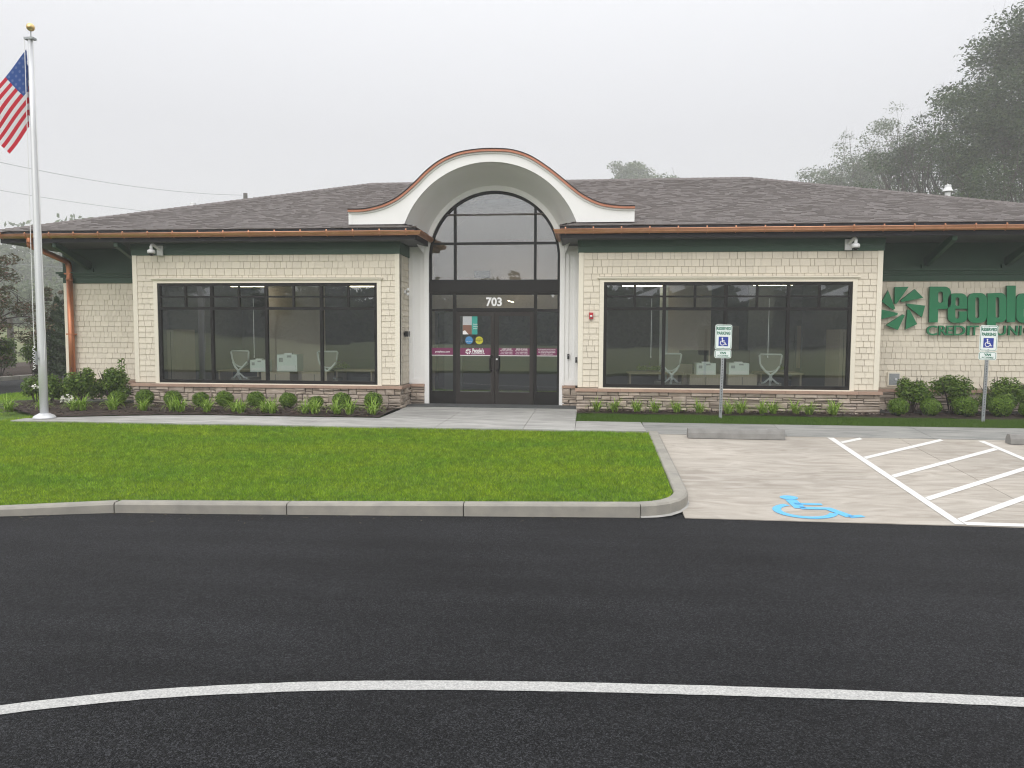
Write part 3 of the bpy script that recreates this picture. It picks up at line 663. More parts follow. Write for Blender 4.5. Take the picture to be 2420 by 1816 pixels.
def slopetabs():
    ex = .124; cosn = 1/math.sqrt(1+SLO*SLO); L = (RY-14.82)/cosn; rows = int(L/ex); single = 0
    st = MB()
    un = Vector((0, cosn, SLO*cosn)); nn = Vector((0, -SLO*cosn, cosn))
    for r in range(rows+1):
        s0 = r*ex; s1 = min(s0+ex+.02, L)
        def xr(s):
            f = s/L; return e0+(RX0-e0)*f, e1+(RX1-e1)*f
        xa, xb = xr(s0); xa2, xb2 = xr(s1); y0 = 14.82+s0*cosn
        x = xa-random.uniform(0, .1)
        while x < xb:
            wd = random.uniform(.08, .20); t = random.choice((.010, .014, .018, .020)); a, b = max(x, xa), min(x+wd, xb); x += wd
            if b-a < .02: continue
            if y0 < 16.1:
                k_ = min(y0-14.82, .5); la, lb = NX0+.02-k_, NX1-.02+k_
                if b > la and a < lb:
                    if a < la: b = la
                    elif b > lb: a = lb
                    else: continue
                    if b-a < .02: continue
            if y0 > 15.2 and a > -4.5 and b < .5 and y0 < 15.0+2: pass
            ta, tb = max(a, xa2), min(b, xb2)
            if tb <= ta: ta = tb = (max(min(a, xb2), xa2)+min(max(b, xa2), xb2))/2; tb += .001
            base = Vector((0, 14.82, EZ)); lo = base+un*s0; hi = base+un*s1
            def V(xx, p, h): q = p+nn*h; return (xx, q.y, q.z)
            g_ = .002
            co = [V(a+g_, lo, -.002), V(b-g_, lo, -.002), V(tb-g_, hi, -.002), V(ta+g_, hi, -.002), V(a+g_, lo, t), V(b-g_, lo, t), V(tb-g_, hi, .004), V(ta+g_, hi, .004)]
            if single < 300 and r in (1, 2, 3) and -.5 < a < 9.2 or single < 300 and r in (1, 2) and -12 < a < -3.5:
                q = MB(); q.quadbox(co); q.build('shingle', M['shingle'], roof, fix=False); single += 1
            else: st.quadbox(co)
    for s_, xe_ in ((-1, NX0+.02), (1, NX1-.02)):
        for r in range(4):
            d0, d1 = r*.134, min(r*.134+.15, .5); y = 14.82+d0
            while y < MY-.03:
                wd = random.uniform(.12, .3); y2 = min(y+wd, MY-.02); t = random.choice((.008, .016, .02)); xa, xb = xe_+s_*d0, xe_+s_*d1; za, zb = EZ+SLO*d0, EZ+SLO*d1
                st.quadbox([(xa, y+.002, za-.002), (xa, y2-.002, za-.002), (xb, y2-.002, zb-.002), (xb, max(y, 14.82+d1)+.002 if y2 > 14.82+d1 else y+.002, zb-.002), (xa, y+.002, za+t), (xa, y2-.002, za+t), (xb, y2-.002, zb+.004), (xb, y+.002, zb+.004)]); y = y2
    st.build('shingle_courses', M['shingle'], roof, fix=False, kind='stuff')
slopetabs()
rc = MB()
def capline(p, q, n):
    p, q = Vector(p), Vector(q); d = (q-p)/n
    for i in range(n):
        a = p+d*i; b = p+d*(i+1.12); s = Vector((-d.y, d.x, 0)).normalized()*.13
        rc.quadbox([a-s+Vector((0, 0, -.035)), a+s+Vector((0, 0, -.035)), b+s+Vector((0, 0, -.045)), b-s+Vector((0, 0, -.045)), a-s*.1+Vector((0, 0, .045)), a+s*.1+Vector((0, 0, .045)), b+s*.1+Vector((0, 0, .03)), b-s*.1+Vector((0, 0, .03))])
capline(A0, P0, 60); capline(B0, P1, 60); capline(P0, P1, 70)
rc.build('ridge_cap', M['shingle'], roof, kind='stuff')
# drip edge under the first course
m = MB(); m.box(e0, NX0+.01, 14.835, 14.90, 4.085, 4.13); m.box(NX1-.01, e1, 14.835, 14.90, 4.085, 4.13); m.build('drip_edge', M['fascia'], B)
# --- copper gutters
def gutter_prof(n=8): return [(-.125*0, .0)]+[(-.065+.065*math.cos(a), -.085*math.sin(a)*1.0) for a in np.linspace(0, math.pi, n)]
def gutter(x0, x1, mit0, mit1):
    pr = gutter_prof(10)[1:]; m = MB(); yb = 14.90
    def ring(x, mit): return [(x+mit*(-p[0]), yb+p[0], 4.075+p[1]) for p in pr]
    m.loft(ring(x0, mit0), ring(x1, mit1)); lip = 4.075
    m.tube([(x0+mit0*.13, yb-.13, lip), (x1+mit1*.13, yb-.13, lip)], .009, 6)
    g = m.build('gutter', M['copper'], B, smooth=True); return g
gl = gutter(EX0-.13, NX0, 0, .25*0+1*0+.0)
gr = gutter(NX1, EX1+.13, 0, 0)
# returns along the notch, up to the wall
for xf, sgn, g_ in ((NX0, 1, gl), (NX1, -1, gr)):
    m = MB(); pr = gutter_prof(10)[1:]
    def ring(y, k): return [(xf-sgn*p[0], y+k*(p[0]), 4.075+p[1]) for p in pr]
    m.loft(ring(14.90, 1), ring(MY-.06, 0)); m.tube([(xf+sgn*.13, 14.77, 4.075), (xf+sgn*.13, MY-.06, 4.075)], .009, 6)
    m.loft([(xf, 14.90+p[0], 4.075+p[1]) for p in pr], [(xf-sgn*p[0], 14.90+p[0], 4.075+p[1]) for p in pr])
    m.poly([(xf-sgn*p[0], MY-.061, 4.075+p[1]) for p in pr])
    m.build('gutter_return', M['copper'], B, smooth=True)
def straps(x0, x1, g, n):
    for i in range(n):
        x = x0+(x1-x0)*i/(n-1); m = MB()
        m.box(x-.012, x+.012, 14.755, 14.90, 4.086, 4.094); m.box(x-.012, x+.012, 14.775, 14.785, 4.094, 4.118)
        m.tube([(x, 14.90+p[0]*1.06, 4.075+p[1]*1.08) for p in gutter_prof(8)[1:]], .008, 4); m.build('gutter_strap', M['copper'], g)
straps(-12.40, -3.62, gl, 17); straps(-.42, 10.5, gr, 21)
# downspout at the left corner
m = MB(); PX = -11.80
m.tube([tuple(v) for v in smooth_path([(PX, 14.86, 4.02), (PX, 14.86, 3.90), (PX, 14.93, 3.83), (PX, 15.75, 3.66), (PX, 15.98, 3.60), (PX, 16.04, 3.48), (PX, 16.04, 3.2)], 6)], .062, 12); m.tube([(PX, 16.04, 3.22), (PX, 16.04, .42)], .066, 12)
m.tube([(PX, 16.04, 3.19), (PX, 16.04, 3.25)], .072, 12); ds = m.build('downspout', M['leader'], B, smooth=True)
m = MB(); m.box(-11.88, -11.72, 15.97, 16.12, 3.33, 3.36); m.box(-11.88, -11.72, 15.97, 16.12, 1.95, 1.98); m.build('pipe_strap', M['leader'], ds)

# --- the arched entrance canopy
YF = 15.0
def rescale(p): return p
def zc(x, y): q = at(780+x/2.44, 330+y/2.44, YF); return (q[0], q[2])
og = [(107, 408), (200, 405), (300, 382), (380, 345), (440, 300), (500, 245), (560, 185), (640, 125), (740, 82), (850, 63), (945, 59), (1050, 66), (1150, 98), (1250, 160), (1340, 230), (1400, 280), (1470, 330), (1560, 370), (1660, 386), (1757, 388)]
ogp = [zc(*p) for p in og]; ogs = smooth_path(ogp, 6); OX0, OX1 = ogs[0][0], ogs[-1][0]
cxF, czF, rF = -1.955, 3.59, 1.865
botz = zc(1600, 475)[1]*.5+zc(250, 490)[1]*.5
def topz(x):
    for a, b in zip(ogs, ogs[1:]):
        if a[0] <= x <= b[0]: return a[1]+(b[1]-a[1])*(x-a[0])/max(b[0]-a[0], 1e-6)
    return ogs[-1][1]
def lowz(x):
    d = rF*rF-(x-cxF)**2
    return max(botz, czF+math.sqrt(d)) if d > 0 else botz
xe = math.sqrt(rF*rF-(botz-czF)**2)
smp = sorted(set([OX0+.001, OX1-.001]+[float(x) for x in np.linspace(OX0+.001, cxF-xe, 14)]+[cxF-rF*math.cos(a) for a in np.linspace(math.acos(xe/rF), math.pi-math.acos(xe/rF), 60)]+[float(x) for x in np.linspace(cxF+xe, OX1-.001, 14)]))
m = MB()
m.loft([(x, YF, topz(x)) for x in smp], [(x, YF, lowz(x)) for x in smp])
m.loft([(x, YF, lowz(x)) for x in smp], [(x, YF+.10, lowz(x)) for x in smp])
m.poly([(OX0, YF, botz), (OX0, YF+.6, botz), (OX0, YF+.6, topz(OX0+.002)), (OX0, YF, topz(OX0+.002))]); m.poly([(OX1, YF, botz), (OX1, YF+.6, botz), (OX1, YF+.6, topz(OX1-.002)), (OX1, YF, topz(OX1-.002))])
arch = m.build('entrance_arch', M['white'], B, fix=False)
m = MB(); n_ = 64                                     # vault: from the front curve back to the window surround
cxB, czB, rB = -2.0, 3.665, 1.54
th0 = math.asin((botz-czF)/rF)
FA = [(cxF-rF*math.cos(a), YF+.1, czF+rF*math.sin(a)) for a in np.linspace(th0*.9, math.pi-th0*.9, n_)]
BA = [(cxB-rB*math.cos(a), MY-.04, czB+rB*math.sin(a)) for a in np.linspace(.05, math.pi-.05, n_)]
mid1 = [tuple(np.array(a)*(1-.5)+np.array(b)*.5) for a, b in zip(FA, BA)]
m.loft(FA, mid1); m.loft(mid1, BA)
m.build('vault', M['white'], arch, smooth=True)
def sweep(name, path, dz0, dz1, y0, y1, mt, parent):  # flat band following a curve, dz measured along its normal
    m = MB(); P = [Vector((p[0], p[1])) for p in path]; n = len(P); ring = []
    for i in range(n):
        t = (P[min(i+1, n-1)]-P[max(i-1, 0)]).normalized(); nn = Vector((-t.y, t.x))
        a = P[i]+nn*dz0; b = P[i]+nn*dz1; ring.append([(a.x, y0, a.y), (b.x, y0, b.y), (b.x, y1, b.y), (a.x, y1, a.y), (a.x, y0, a.y)])
    for i in range(n-1): m.loft(ring[i], ring[i+1])
    m.poly(ring[0][:4]); m.poly(ring[-1][:4]); return m.build(name, mt, parent)
sweep('copper_edge', ogs, -.042, .002, YF-.07, YF+.02, M['copper2'], arch)
sweep('copper_edge', ogs, .002, .016, YF-.085, YF+.04, M['fascia'], arch)
sweep('arch_moulding', ogs, -.075, -.042, YF-.028, YF-.0, M['white'], arch)
m = MB(); m.loft([(p[0], YF+.03, p[1]-.004) for p in ogs], [(p[0], 19.6, p[1]-.004) for p in ogs]); m.build('arch_roof', M['copper2'], arch, smooth=True)
m = MB(); m.box(OX0+.002, OX0+.07, YF-.014, YF-.001, botz+.0, topz(OX0+.03)-.08); m.build('arch_moulding', M['white'], arch)
# casing ring + jambs
m = MB(); rW = 1.435; cxW, czW = -2.0, 3.66
aa = np.linspace(0, math.pi, 60)
o1 = [(cxW-rB*math.cos(a), MY-.05, czB+rB*math.sin(a)) for a in aa]; i1 = [(cxW-rW*math.cos(a), MY-.05, czW+rW*math.sin(a)) for a in aa]; i2 = [(p[0], MY+.05, p[2]) for p in i1]
m.loft(o1, i1); m.loft(i1, i2)
m.box(cxW-rB, cxW-rW, MY-.05, MY+.05, .44, czW); m.box(cxW+rW, cxW+rB, MY-.05, MY+.05, .44, czW)
m.build('entrance_surround', M['white'], B, fix=False)
# white side panels (recessed field) between casing and wing
for x0, x1 in ((-3.885, cxW-rB), (cxW+rB, -.156)):
    m = MB(); m.box(x0-.02, x1+.02, MY, MY+.05, .90, 3.95)
    m.box(x0, x0+.09, MY-.022, MY+.001, .904, 3.90); m.box(x1-.10, x1, MY-.022, MY+.001, .904, 3.90); m.box(x0+.09, x1-.10, MY-.0215, MY+.001, .904, 1.02); m.box(x0+.09, x1-.10, MY-.0215, MY+.001, 3.78, 3.90)
    m.build('entrance_side_panel', M['white'], B)
# arched window
y0 = MY+.0
aw = MB(); ri = rW-.055
o1 = [(cxW-(rW-.001)*math.cos(a), y0-.01, czW+(rW-.001)*math.sin(a)) for a in aa]; i1 = [(cxW-ri*math.cos(a), y0-.01, czW+ri*math.sin(a)) for a in aa]; i2 = [(p[0], y0+.06, p[2]) for p in i1]
aw.loft(o1, i1); aw.loft(i1, i2)
for s in (-1, 1):
    xa, xb = sorted((cxW+s*(rW-.001), cxW+s*ri)); aw.box(xa, xb, y0-.01, y0+.06, 3.17, czW)
aw.box(cxW-rW+.001, cxW+rW-.001, y0-.012, y0+.06, 3.13, 3.19)
awo = aw.build('arched_window', M['frame'], B, fix=False)
VX = (-2.86, -1.105)
for vx in VX:
    zt = czW+math.sqrt(ri*ri-(vx-cxW)**2); bx('mullion', M['frame'], awo, vx-.028, vx+.028, y0-.008, y0+.055, 3.19, zt+.01)
for a, b in ((cxW-ri, VX[0]-.028), (VX[0]+.028, VX[1]-.028), (VX[1]+.028, cxW+ri)): bx('transom_bar', M['frame'], awo, a, b, y0-.006, y0+.05, 3.95, 4.0)
def topat(x): return czW+math.sqrt(max(ri*ri-(x-cxW)**2, 0))
for a, b in ((cxW-ri, VX[0]-.028), (VX[0]+.028, VX[1]-.028), (VX[1]+.028, cxW+ri)):
    bxp = MB(); bxp.poly([(a, y0+.03, 3.19), (b, y0+.03, 3.19), (b, y0+.03, 3.95), (a, y0+.03, 3.95)]); bxp.build('pane', M['glass3'], awo, fix=False)
    xs_ = np.linspace(a, b, 24); bxp = MB(); bxp.poly([(a, y0+.03, 4.0), (b, y0+.03, 4.0)]+[(x, y0+.03, max(4.0, topat(x))) for x in xs_[::-1]]); bxp.build('pane', M['glass3'], awo, fix=False)
bx('header_panel', M['frame'], B, cxW-rW+.001, cxW+rW-.001, y0-.03, y0+.06, 2.905, 3.129)
# storefront below
sf = MB(); XL, XR = cxW-rW+.001, cxW+rW-.001
def sbar(x0, x1, z0, z1, d=0): sf.box(x0, x1, y0-.01+d, y0+.07, z0, z1)
sbar(XL, XL+.05, .45, 2.90); sbar(XR-.05, XR, .45, 2.90); sbar(VX[0]-.045, VX[0]+.02, .45, 2.90); sbar(VX[1]-.02, VX[1]+.045, .45, 2.90)
segs = ((XL+.05, VX[0]-.045), (VX[0]+.02, VX[1]-.02), (VX[1]+.045, XR-.05))
for a, b in segs: sbar(a, b, 2.865, 2.90, .001)
sbar(segs[0][0], segs[0][1], 2.50, 2.555, .001); sbar(segs[2][0], segs[2][1], 2.50, 2.555, .001); sbar(segs[1][0], segs[1][1], 2.50, 2.575, .001)
for k in (0, 2): sbar(segs[k][0], segs[k][1], .45, .75, .001)
sfo = sf.build('storefront_frame', M['frame'], B, fix=False)
def pane(parent, a, b, z0, z1, y, mt='glass2'):
    q = MB(); q.poly([(a, y, z0), (b, y, z0), (b, y, z1), (a, y, z1)]); return q.build('pane', M[mt], parent, fix=False)
for k, (a, b) in enumerate(segs): pane(sfo, a, b, 2.555, 2.865, y0+.03)
for k in (0, 2): pane(sfo, segs[k][0], segs[k][1], .75, 2.50, y0+.03)
bx('threshold', M['alu'], B, segs[1][0], segs[1][1], y0-.05, y0+.03, .44, .462)
def text(name, body, size, x, z, y, mt, parent, bold=0, ext=.001, sx=1, align='CENTER', sz=1, rot=(R(90), 0, 0)):
    cu = bpy.data.curves.new(name, 'FONT'); cu.body = body; cu.size = size; cu.align_x = align; cu.offset = bold; cu.extrude = ext; cu.resolution_u = 3
    o = bpy.data.objects.new('t', cu); COL.objects.link(o); me = bpy.data.meshes.new_from_object(o); bpy.data.objects.remove(o)
    mw = Matrix.Translation((x, y, z)) @ Matrix.Rotation(rot[0], 4, 'X') @ Matrix.Diagonal((sx, sz, 1, 1)); me.transform(mw)
    return link(name, me, mt, parent)
doors = []
for k, (a, b) in enumerate(((segs[1][0]+.004, -1.985), (-1.979, segs[1][1]-.004))):
    m = MB(); yd = y0-.012
    st = .085; m.box(a, a+st, yd, yd+.05, .465, 2.495); m.box(b-st, b, yd, yd+.05, .465, 2.495); m.box(a+st, b-st, yd+.001, yd+.049, 2.40, 2.495); m.box(a+st, b-st, yd+.001, yd+.049, .465, .735)
    d = m.build('door', M['doorm'], B, fix=False); doors.append((d, a+st, b-st)); pane(d, a+st, b-st, .735, 2.40, yd+.025)
    hx = b-.05 if k == 0 else a+.05; s = -1 if k == 0 else 1
    h = MB(); h.tube([tuple(v) for v in smooth_path([(hx+s*.0, yd, 1.52), (hx+s*.02, yd-.05, 1.54), (hx+s*.045, yd-.075, 1.48), (hx+s*.05, yd-.075, 1.36), (hx+s*.045, yd-.075, 1.25), (hx+s*.02, yd-.05, 1.20), (hx, yd, 1.22)], 4)], .014, 6); h.build('handle', M['black'], d, smooth=True)
lk = MB(); lk.tube([(-1.93, y0-.014, 1.46), (-1.93, y0-.035, 1.46)], .022, 10); lk.build('lock', M['alu'], doors[1][0])
# vinyl bands, numerals, stickers
yd = y0+.004
bandz = (1.545, 1.70)
bands = [(segs[0][0], segs[0][1], sfo, y0+.022), (doors[0][1], doors[0][2], doors[0][0], y0+.006), (doors[1][1], doors[1][2], doors[1][0], y0+.006), (segs[2][0], segs[2][1], sfo, y0+.022)]
for i, (a, b, p_, yy) in enumerate(bands):
    bx('vinyl_band', M['purple'], p_, a, b, yy, yy+.002, bandz[0], bandz[1]); bx('vinyl_band', M['vwhite'], p_, a, b, yy, yy+.002, bandz[0]-.014, bandz[0]-.0005)
def cxb(i): return (bands[i][0]+bands[i][1])/2
text('lettering', 'peoplescu.com', .055, cxb(0), 1.60, bands[0][3]-.002, M['vwhite'], sfo, .001)
yy = bands[1][3]-.002; d0 = doors[0][0]
text('lettering', "People's", .125, cxb(1)+.06, 1.605, yy, M['vwhite'], d0, .004, sx=.62)
text('lettering', 'CREDIT UNION', .043, cxb(1)+.06, 1.566, yy, M['vwhite'], d0, .0005)
WH = [[(340,530),(437,528),(352,648),(338,645)], [(480,545),(540,605),(392,635),(380,625)], [(422,645),(553,660),(530,742),(425,660)], [(428,688),(445,690),(497,790),(415,827)], [(395,722),(410,728),(362,830),(278,797)], [(232,683),(362,712),(358,727),(240,756)], [(293,553),(343,680),(330,690),(250,632)]]
m = MB()
for q in WH: m.prism([(cxb(1)-.155+(x-395)*.00040, yy, 1.622-(z-680)*.00040) for x, z in q], (0, .002, 0))
m.build('lettering', M['vwhite'], d0)
yy = bands[2][3]-.002; d1 = doors[1][0]
for cx_, hd, rows_ in ((cxb(2)-.165, 'LOBBY HOURS', ('Mon-Wed  8:30am-4:30pm', 'Thur-Fri  8:30am-5:00pm', 'Saturday  9:00am-12:00pm')), (cxb(2)+.165, 'DRIVE UP HOURS', ('Mon-Wed  8:00am-4:30pm', 'Thur-Fri  8:00am-5:00pm', 'Saturday  9:00am-12:00pm'))):
    text('lettering', hd, .032, cx_, 1.672, yy, M['vwhite'], d1, .0012)
    for k, s in enumerate(rows_): text('lettering', s, .025, cx_, 1.640-k*.034, yy, M['vwhite'], d1, .0003)
for k, s in enumerate(('As an important security measure,', 'our members please remove your', 'hats, hoods and sunglasses before', 'entering the credit union.')):
    text('lettering', s, .027, cxb(3), 1.668-k*.032, bands[3][3]-.002, M['vwhite'], sfo, .0004)
text('house_number', '703', .255, -2.0, 2.625, y0+.02, M['vwhite'], sfo, .008, .002, sx=.95)
M['sblue'] = mat('sticker_blue', (.05, .22, .45), .5); M['syel'] = mat('sticker_yellow', (.55, .52, .03), .5); M['teal'] = mat('poster_teal', (.03, .30, .25), .5)
def disc(name, x, z, r, y, mt, parent):
    q = MB(); q.prism([(x+r*math.cos(a), y, z+r*math.sin(a)) for a in np.linspace(0, 2*math.pi, 24, endpoint=False)], (0, .002, 0)); return q.build(name, mt, parent)
s1 = disc('sticker', -2.55, 1.87, .085, y0+.004, M['sblue'], d0); s2 = disc('sticker', -2.325, 1.87, .085, y0+.004, M['syel'], d0)
text('lettering', 'OPEN TO ALL', .022, -2.55, 1.835, y0+.002, M['vwhite'], d0); text('lettering', 'EMERGENCY', .03, -2.325, 1.865, y0+.002, M['black'], d0, .001); text('lettering', 'EXIT', .026, -2.325, 1.835, y0+.002, M['black'], d0); text('lettering', 'CAUTION', .022, -2.325, 1.905, y0+.002, M['black'], d0)
pst = bx('poster', M['vwhite'], d0, -2.69, -2.49, y0+.004, y0+.006, 2.0, 2.395)
M['pgrey'] = mat('poster_sky', (.42, .44, .47), .5, col2=(.5, .5, .5), nscale=9); M['pbrown'] = mat('poster_roof', (.20, .10, .07), .6)
bx('poster_picture', M['pgrey'], d0, -2.688, -2.49, y0+.001, y0+.0035, 2.21, 2.393)
q = MB(); q.prism([(-2.688, y0+.001, 2.205), (-2.49, y0+.001, 2.205), (-2.49, y0+.001, 2.0), (-2.56, y0+.001, 2.0), (-2.64, y0+.001, 2.09), (-2.688, y0+.001, 2.07)], (0, .002, 0)); q.build('poster_picture', M['pbrown'], d0)
bx('poster_banner', M['teal'], d0, -2.489, -2.365, y0+.002, y0+.004, 2.0, 2.395)
for k, s in enumerate(('People', 'helping', 'people')): text('lettering', s, .036, -2.46, 2.21-k*.045, y0+.0005, M['vwhite'], d0, align='LEFT')

# --- interior shell
def ib(name, mt, *b): return bx(name, M[mt], B, *b)
FZ = .47
ib('floor_slab', 'carpet', -11.8, 10.0, W+.25, 26.5, .40, FZ)
ib('ceiling', 'ceil', -9.6, -4.07, W+.21, 21, 3.30, 3.34); ib('ceiling', 'ceil', .04, 5.6, W+.21, 21, 3.30, 3.34)
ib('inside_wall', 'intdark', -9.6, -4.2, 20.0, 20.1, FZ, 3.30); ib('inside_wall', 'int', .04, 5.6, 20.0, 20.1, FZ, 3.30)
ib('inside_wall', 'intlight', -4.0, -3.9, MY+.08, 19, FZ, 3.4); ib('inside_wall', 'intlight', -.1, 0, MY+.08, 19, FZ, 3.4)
m = MB(); va = [(-2-1.9*math.cos(a_), 3.4+1.9*math.sin(a_)) for a_ in np.linspace(0, math.pi, 24)]
m.loft([(x_, MY+.08, z_) for x_, z_ in va], [(x_, 19.0, z_) for x_, z_ in va]); m.build('lobby_vault', M['intlight'], B, smooth=True)
wx = lambda px, Y: float(at(px*1.094, 800, Y)[0])
ib('inside_wall', 'intlight', wx(582, 18.6), wx(700, 18.6), 18.6, 18.7, FZ, 3.299); ib('inside_wall', 'intlight', wx(1443, 18.4), wx(1535, 18.4), 18.4, 18.5, FZ, 3.299); ib('inside_wall', 'mint', wx(1425, 18.4), wx(1442.5, 18.4), 18.42, 18.5, FZ, 3.299); ib('inside_wall', 'int', 4.0, 4.6, 18.9, 19.0, FZ, 3.299)
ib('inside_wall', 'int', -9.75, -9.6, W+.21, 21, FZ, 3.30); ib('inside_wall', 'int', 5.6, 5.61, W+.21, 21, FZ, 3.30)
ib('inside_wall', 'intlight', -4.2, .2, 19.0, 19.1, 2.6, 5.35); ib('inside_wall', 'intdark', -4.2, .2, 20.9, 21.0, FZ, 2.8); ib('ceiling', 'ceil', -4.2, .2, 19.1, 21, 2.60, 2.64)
ib('inside_wall', 'int', -3.38, -2.95, 17.6, 17.7, FZ, 2.6)
exec_parts = True

# ================================================================== things
# --- flagpole and flag
FX, FY_, FZ0 = -9.79, 12.52, .445
fp = empty('flagpole', (FX, FY_, FZ0), label='tall tapered aluminium flagpole with gold ball on top, left of the lawn', cat='flagpole')
m = MB(); m.lathe([(.070, FZ0+.05), (.071, 1.5), (.065, 3.5), (.052, 5.6), (.039, 7.14)], (FX, FY_), 24); m.build('pole', M['alu'], fp, smooth=True)
m = MB(); m.lathe([(.185, FZ0), (.185, FZ0+.018), (.165, FZ0+.045), (.11, FZ0+.075), (.085, FZ0+.09)], (FX, FY_), 28); m.build('flash_collar', M['alu'], fp)
m = MB(); m.box(FX-.085, FX+.085, FY_-.05, FY_+.05, 7.14, 7.175); m.tube([(FX+.015, FY_, 7.17), (FX+.015, FY_, 7.30)], .010, 6); m.build('truck_pulley', M['galv'], fp)
m = MB(); m.lathe([(.068*math.sin(a)+.0005, 7.355-.068*math.cos(a)) for a in np.linspace(0.05, math.pi-.05, 12)], (FX+.015, FY_), 20); m.build('ball', M['gold'], fp, smooth=True)
m = MB(); m.tube([(FX-.07, FY_-.05, 7.13), (FX-.085, FY_-.05, 5), (FX-.10, FY_-.06, 2.2), (FX-.09, FY_-.07, 1.72)], .006, 5); m.tube([(FX+.07, FY_-.02, 7.13), (FX+.075, FY_-.02, 5.5), (FX+.09, FY_-.02, 2.0), (FX+.08, FY_-.05, 1.5)], .005, 5)
m.tube([(FX-.08+.03*math.sin(k*1.9), FY_-.10, 1.75-.022*k) for k in range(20)], .008, 5); m.build('halyard', M['vwhite'], fp)
m = MB(); m.box(FX-.045, FX+.0, FY_-.125, FY_-.08, 1.52, 1.55); m.box(FX-.032, FX-.012, FY_-.13, FY_-.10, 1.42, 1.66); m.build('cleat', M['galv'], fp)
fm = bpy.data.materials.new('flag_cloth'); fm.use_nodes = True; t = fm.node_tree; b = t.nodes['Principled BSDF']; b.inputs['Roughness'].default_value = .8
uvn = N(t, 'ShaderNodeUVMap'); uvn.uv_map = 'UVMap'; sp_ = N(t, 'ShaderNodeSeparateXYZ'); t.links.new(uvn.outputs[0], sp_.inputs[0])
def mth(op, a, b=None):
    n = N(t, 'ShaderNodeMath', operation=op)
    for i, s in enumerate((a, b)):
        if s is None: continue
        if isinstance(s, (int, float)): n.inputs[i].default_value = s
        else: t.links.new(s, n.inputs[i])
    return n.outputs[0]
U_, V_ = sp_.outputs[0], sp_.outputs[1]
odd = mth('GREATER_THAN', mth('FRACT', mth('MULTIPLY', V_, 6.5)), .5)        # 13 stripes, red first
st_ = N(t, 'ShaderNodeMixRGB'); st_.inputs[1].default_value = (.55, .015, .035, 1); st_.inputs[2].default_value = (.72, .72, .74, 1); t.links.new(odd, st_.inputs[0])
can = mth('MULTIPLY', mth('LESS_THAN', U_, .4), mth('LESS_THAN', V_, 7/13))
gu = mth('SUBTRACT', mth('FRACT', mth('MULTIPLY', U_, 15)), .5); gv = mth('SUBTRACT', mth('FRACT', mth('MULTIPLY', V_, 9.3)), .5)
star = mth('LESS_THAN', mth('ADD', mth('MULTIPLY', gu, gu), mth('MULTIPLY', gv, gv)), .055)
cb_ = N(t, 'ShaderNodeMixRGB'); cb_.inputs[1].default_value = (.030, .085, .30, 1); cb_.inputs[2].default_value = (.11, .17, .38, 1); t.links.new(star, cb_.inputs[0])
fx = N(t, 'ShaderNodeMixRGB'); t.links.new(can, fx.inputs[0]); t.links.new(st_.outputs[0], fx.inputs[1]); t.links.new(cb_.outputs[0], fx.inputs[2]); t.links.new(fx.outputs[0], b.inputs['Base Color'])
trn = N(t, 'ShaderNodeBsdfTranslucent'); t.links.new(fx.outputs[0], trn.inputs[0]); mxs = N(t, 'ShaderNodeMixShader'); mxs.inputs[0].default_value = .35
t.links.new(b.outputs[0], mxs.inputs[1]); t.links.new(trn.outputs[0], mxs.inputs[2]); t.links.new(mxs.outputs[0], t.nodes['Material Output'].inputs[0])
nu, nv = 64, 44; FV = []; UVs = []
X0, Z0 = FX-.07, 6.97
for j in range(nv+1):
    for i in range(nu+1):
        u, v = i/nu, j/nv
        px = u*1.52*(-.69)+v*.91*.70; pz = -u*1.52*.76-v*.91*.70; d = px; yy = .03*math.sin(u*7+v*2)*u
        if d > 0:                                   # cloth folded back on itself beside the pole
            k = d/.13; seg = int(k); fr_ = k-seg; x = -(fr_*.13 if seg % 2 == 0 else (1-fr_)*.13); yy = .035*seg+.02*fr_+.03
            pz -= .10*min(d, .4)
        else: x = px
        x += .012*math.sin(v*9+u*5)*u
        FV.append((X0+x, FY_-.02+yy, Z0+pz)); UVs.append((u, v))
FF = [(j*(nu+1)+i, j*(nu+1)+i+1, (j+1)*(nu+1)+i+1, (j+1)*(nu+1)+i) for j in range(nv) for i in range(nu)]
me = bpy.data.meshes.new('flag'); me.from_pydata(FV, [], FF); uvl = me.uv_layers.new(name='UVMap')
for lp in me.loops: uvl.data[lp.index].uv = UVs[lp.vertex_index]
link('flag', me, fm, smooth=True, label='red white and blue stars and stripes flag drooping from the pole', cat='flag')

# --- wheelchair symbol as polygons in a unit square (x right, y up)
def arcpts(cx, cy, r, a0, a1, n=18): return [(cx+r*math.cos(R(a)), cy+r*math.sin(R(a))) for a in np.linspace(a0, a1, n)]
def band(p, wd):
    L_, R_ = inner(p, wd/2), inner(p, -wd/2); return [(L_[i], L_[i+1], R_[i+1], R_[i]) for i in range(len(p)-1)]
def wheelchair():
    out = [arcpts(.36, .90, .095, 0, 360, 20)[:-1]]
    out += band([(.36, .80), (.38, .42)], .12)
    out += band([(.38, .44), (.66, .44), (.80, .12)], .11)
    out += band([(.36, .62), (.64, .62)], .075)
    out += band([(.78, .12), (.93, .17)], .085)
    out += band(arcpts(.40, .32, .275, 118, 345, 26), .085)
    return out
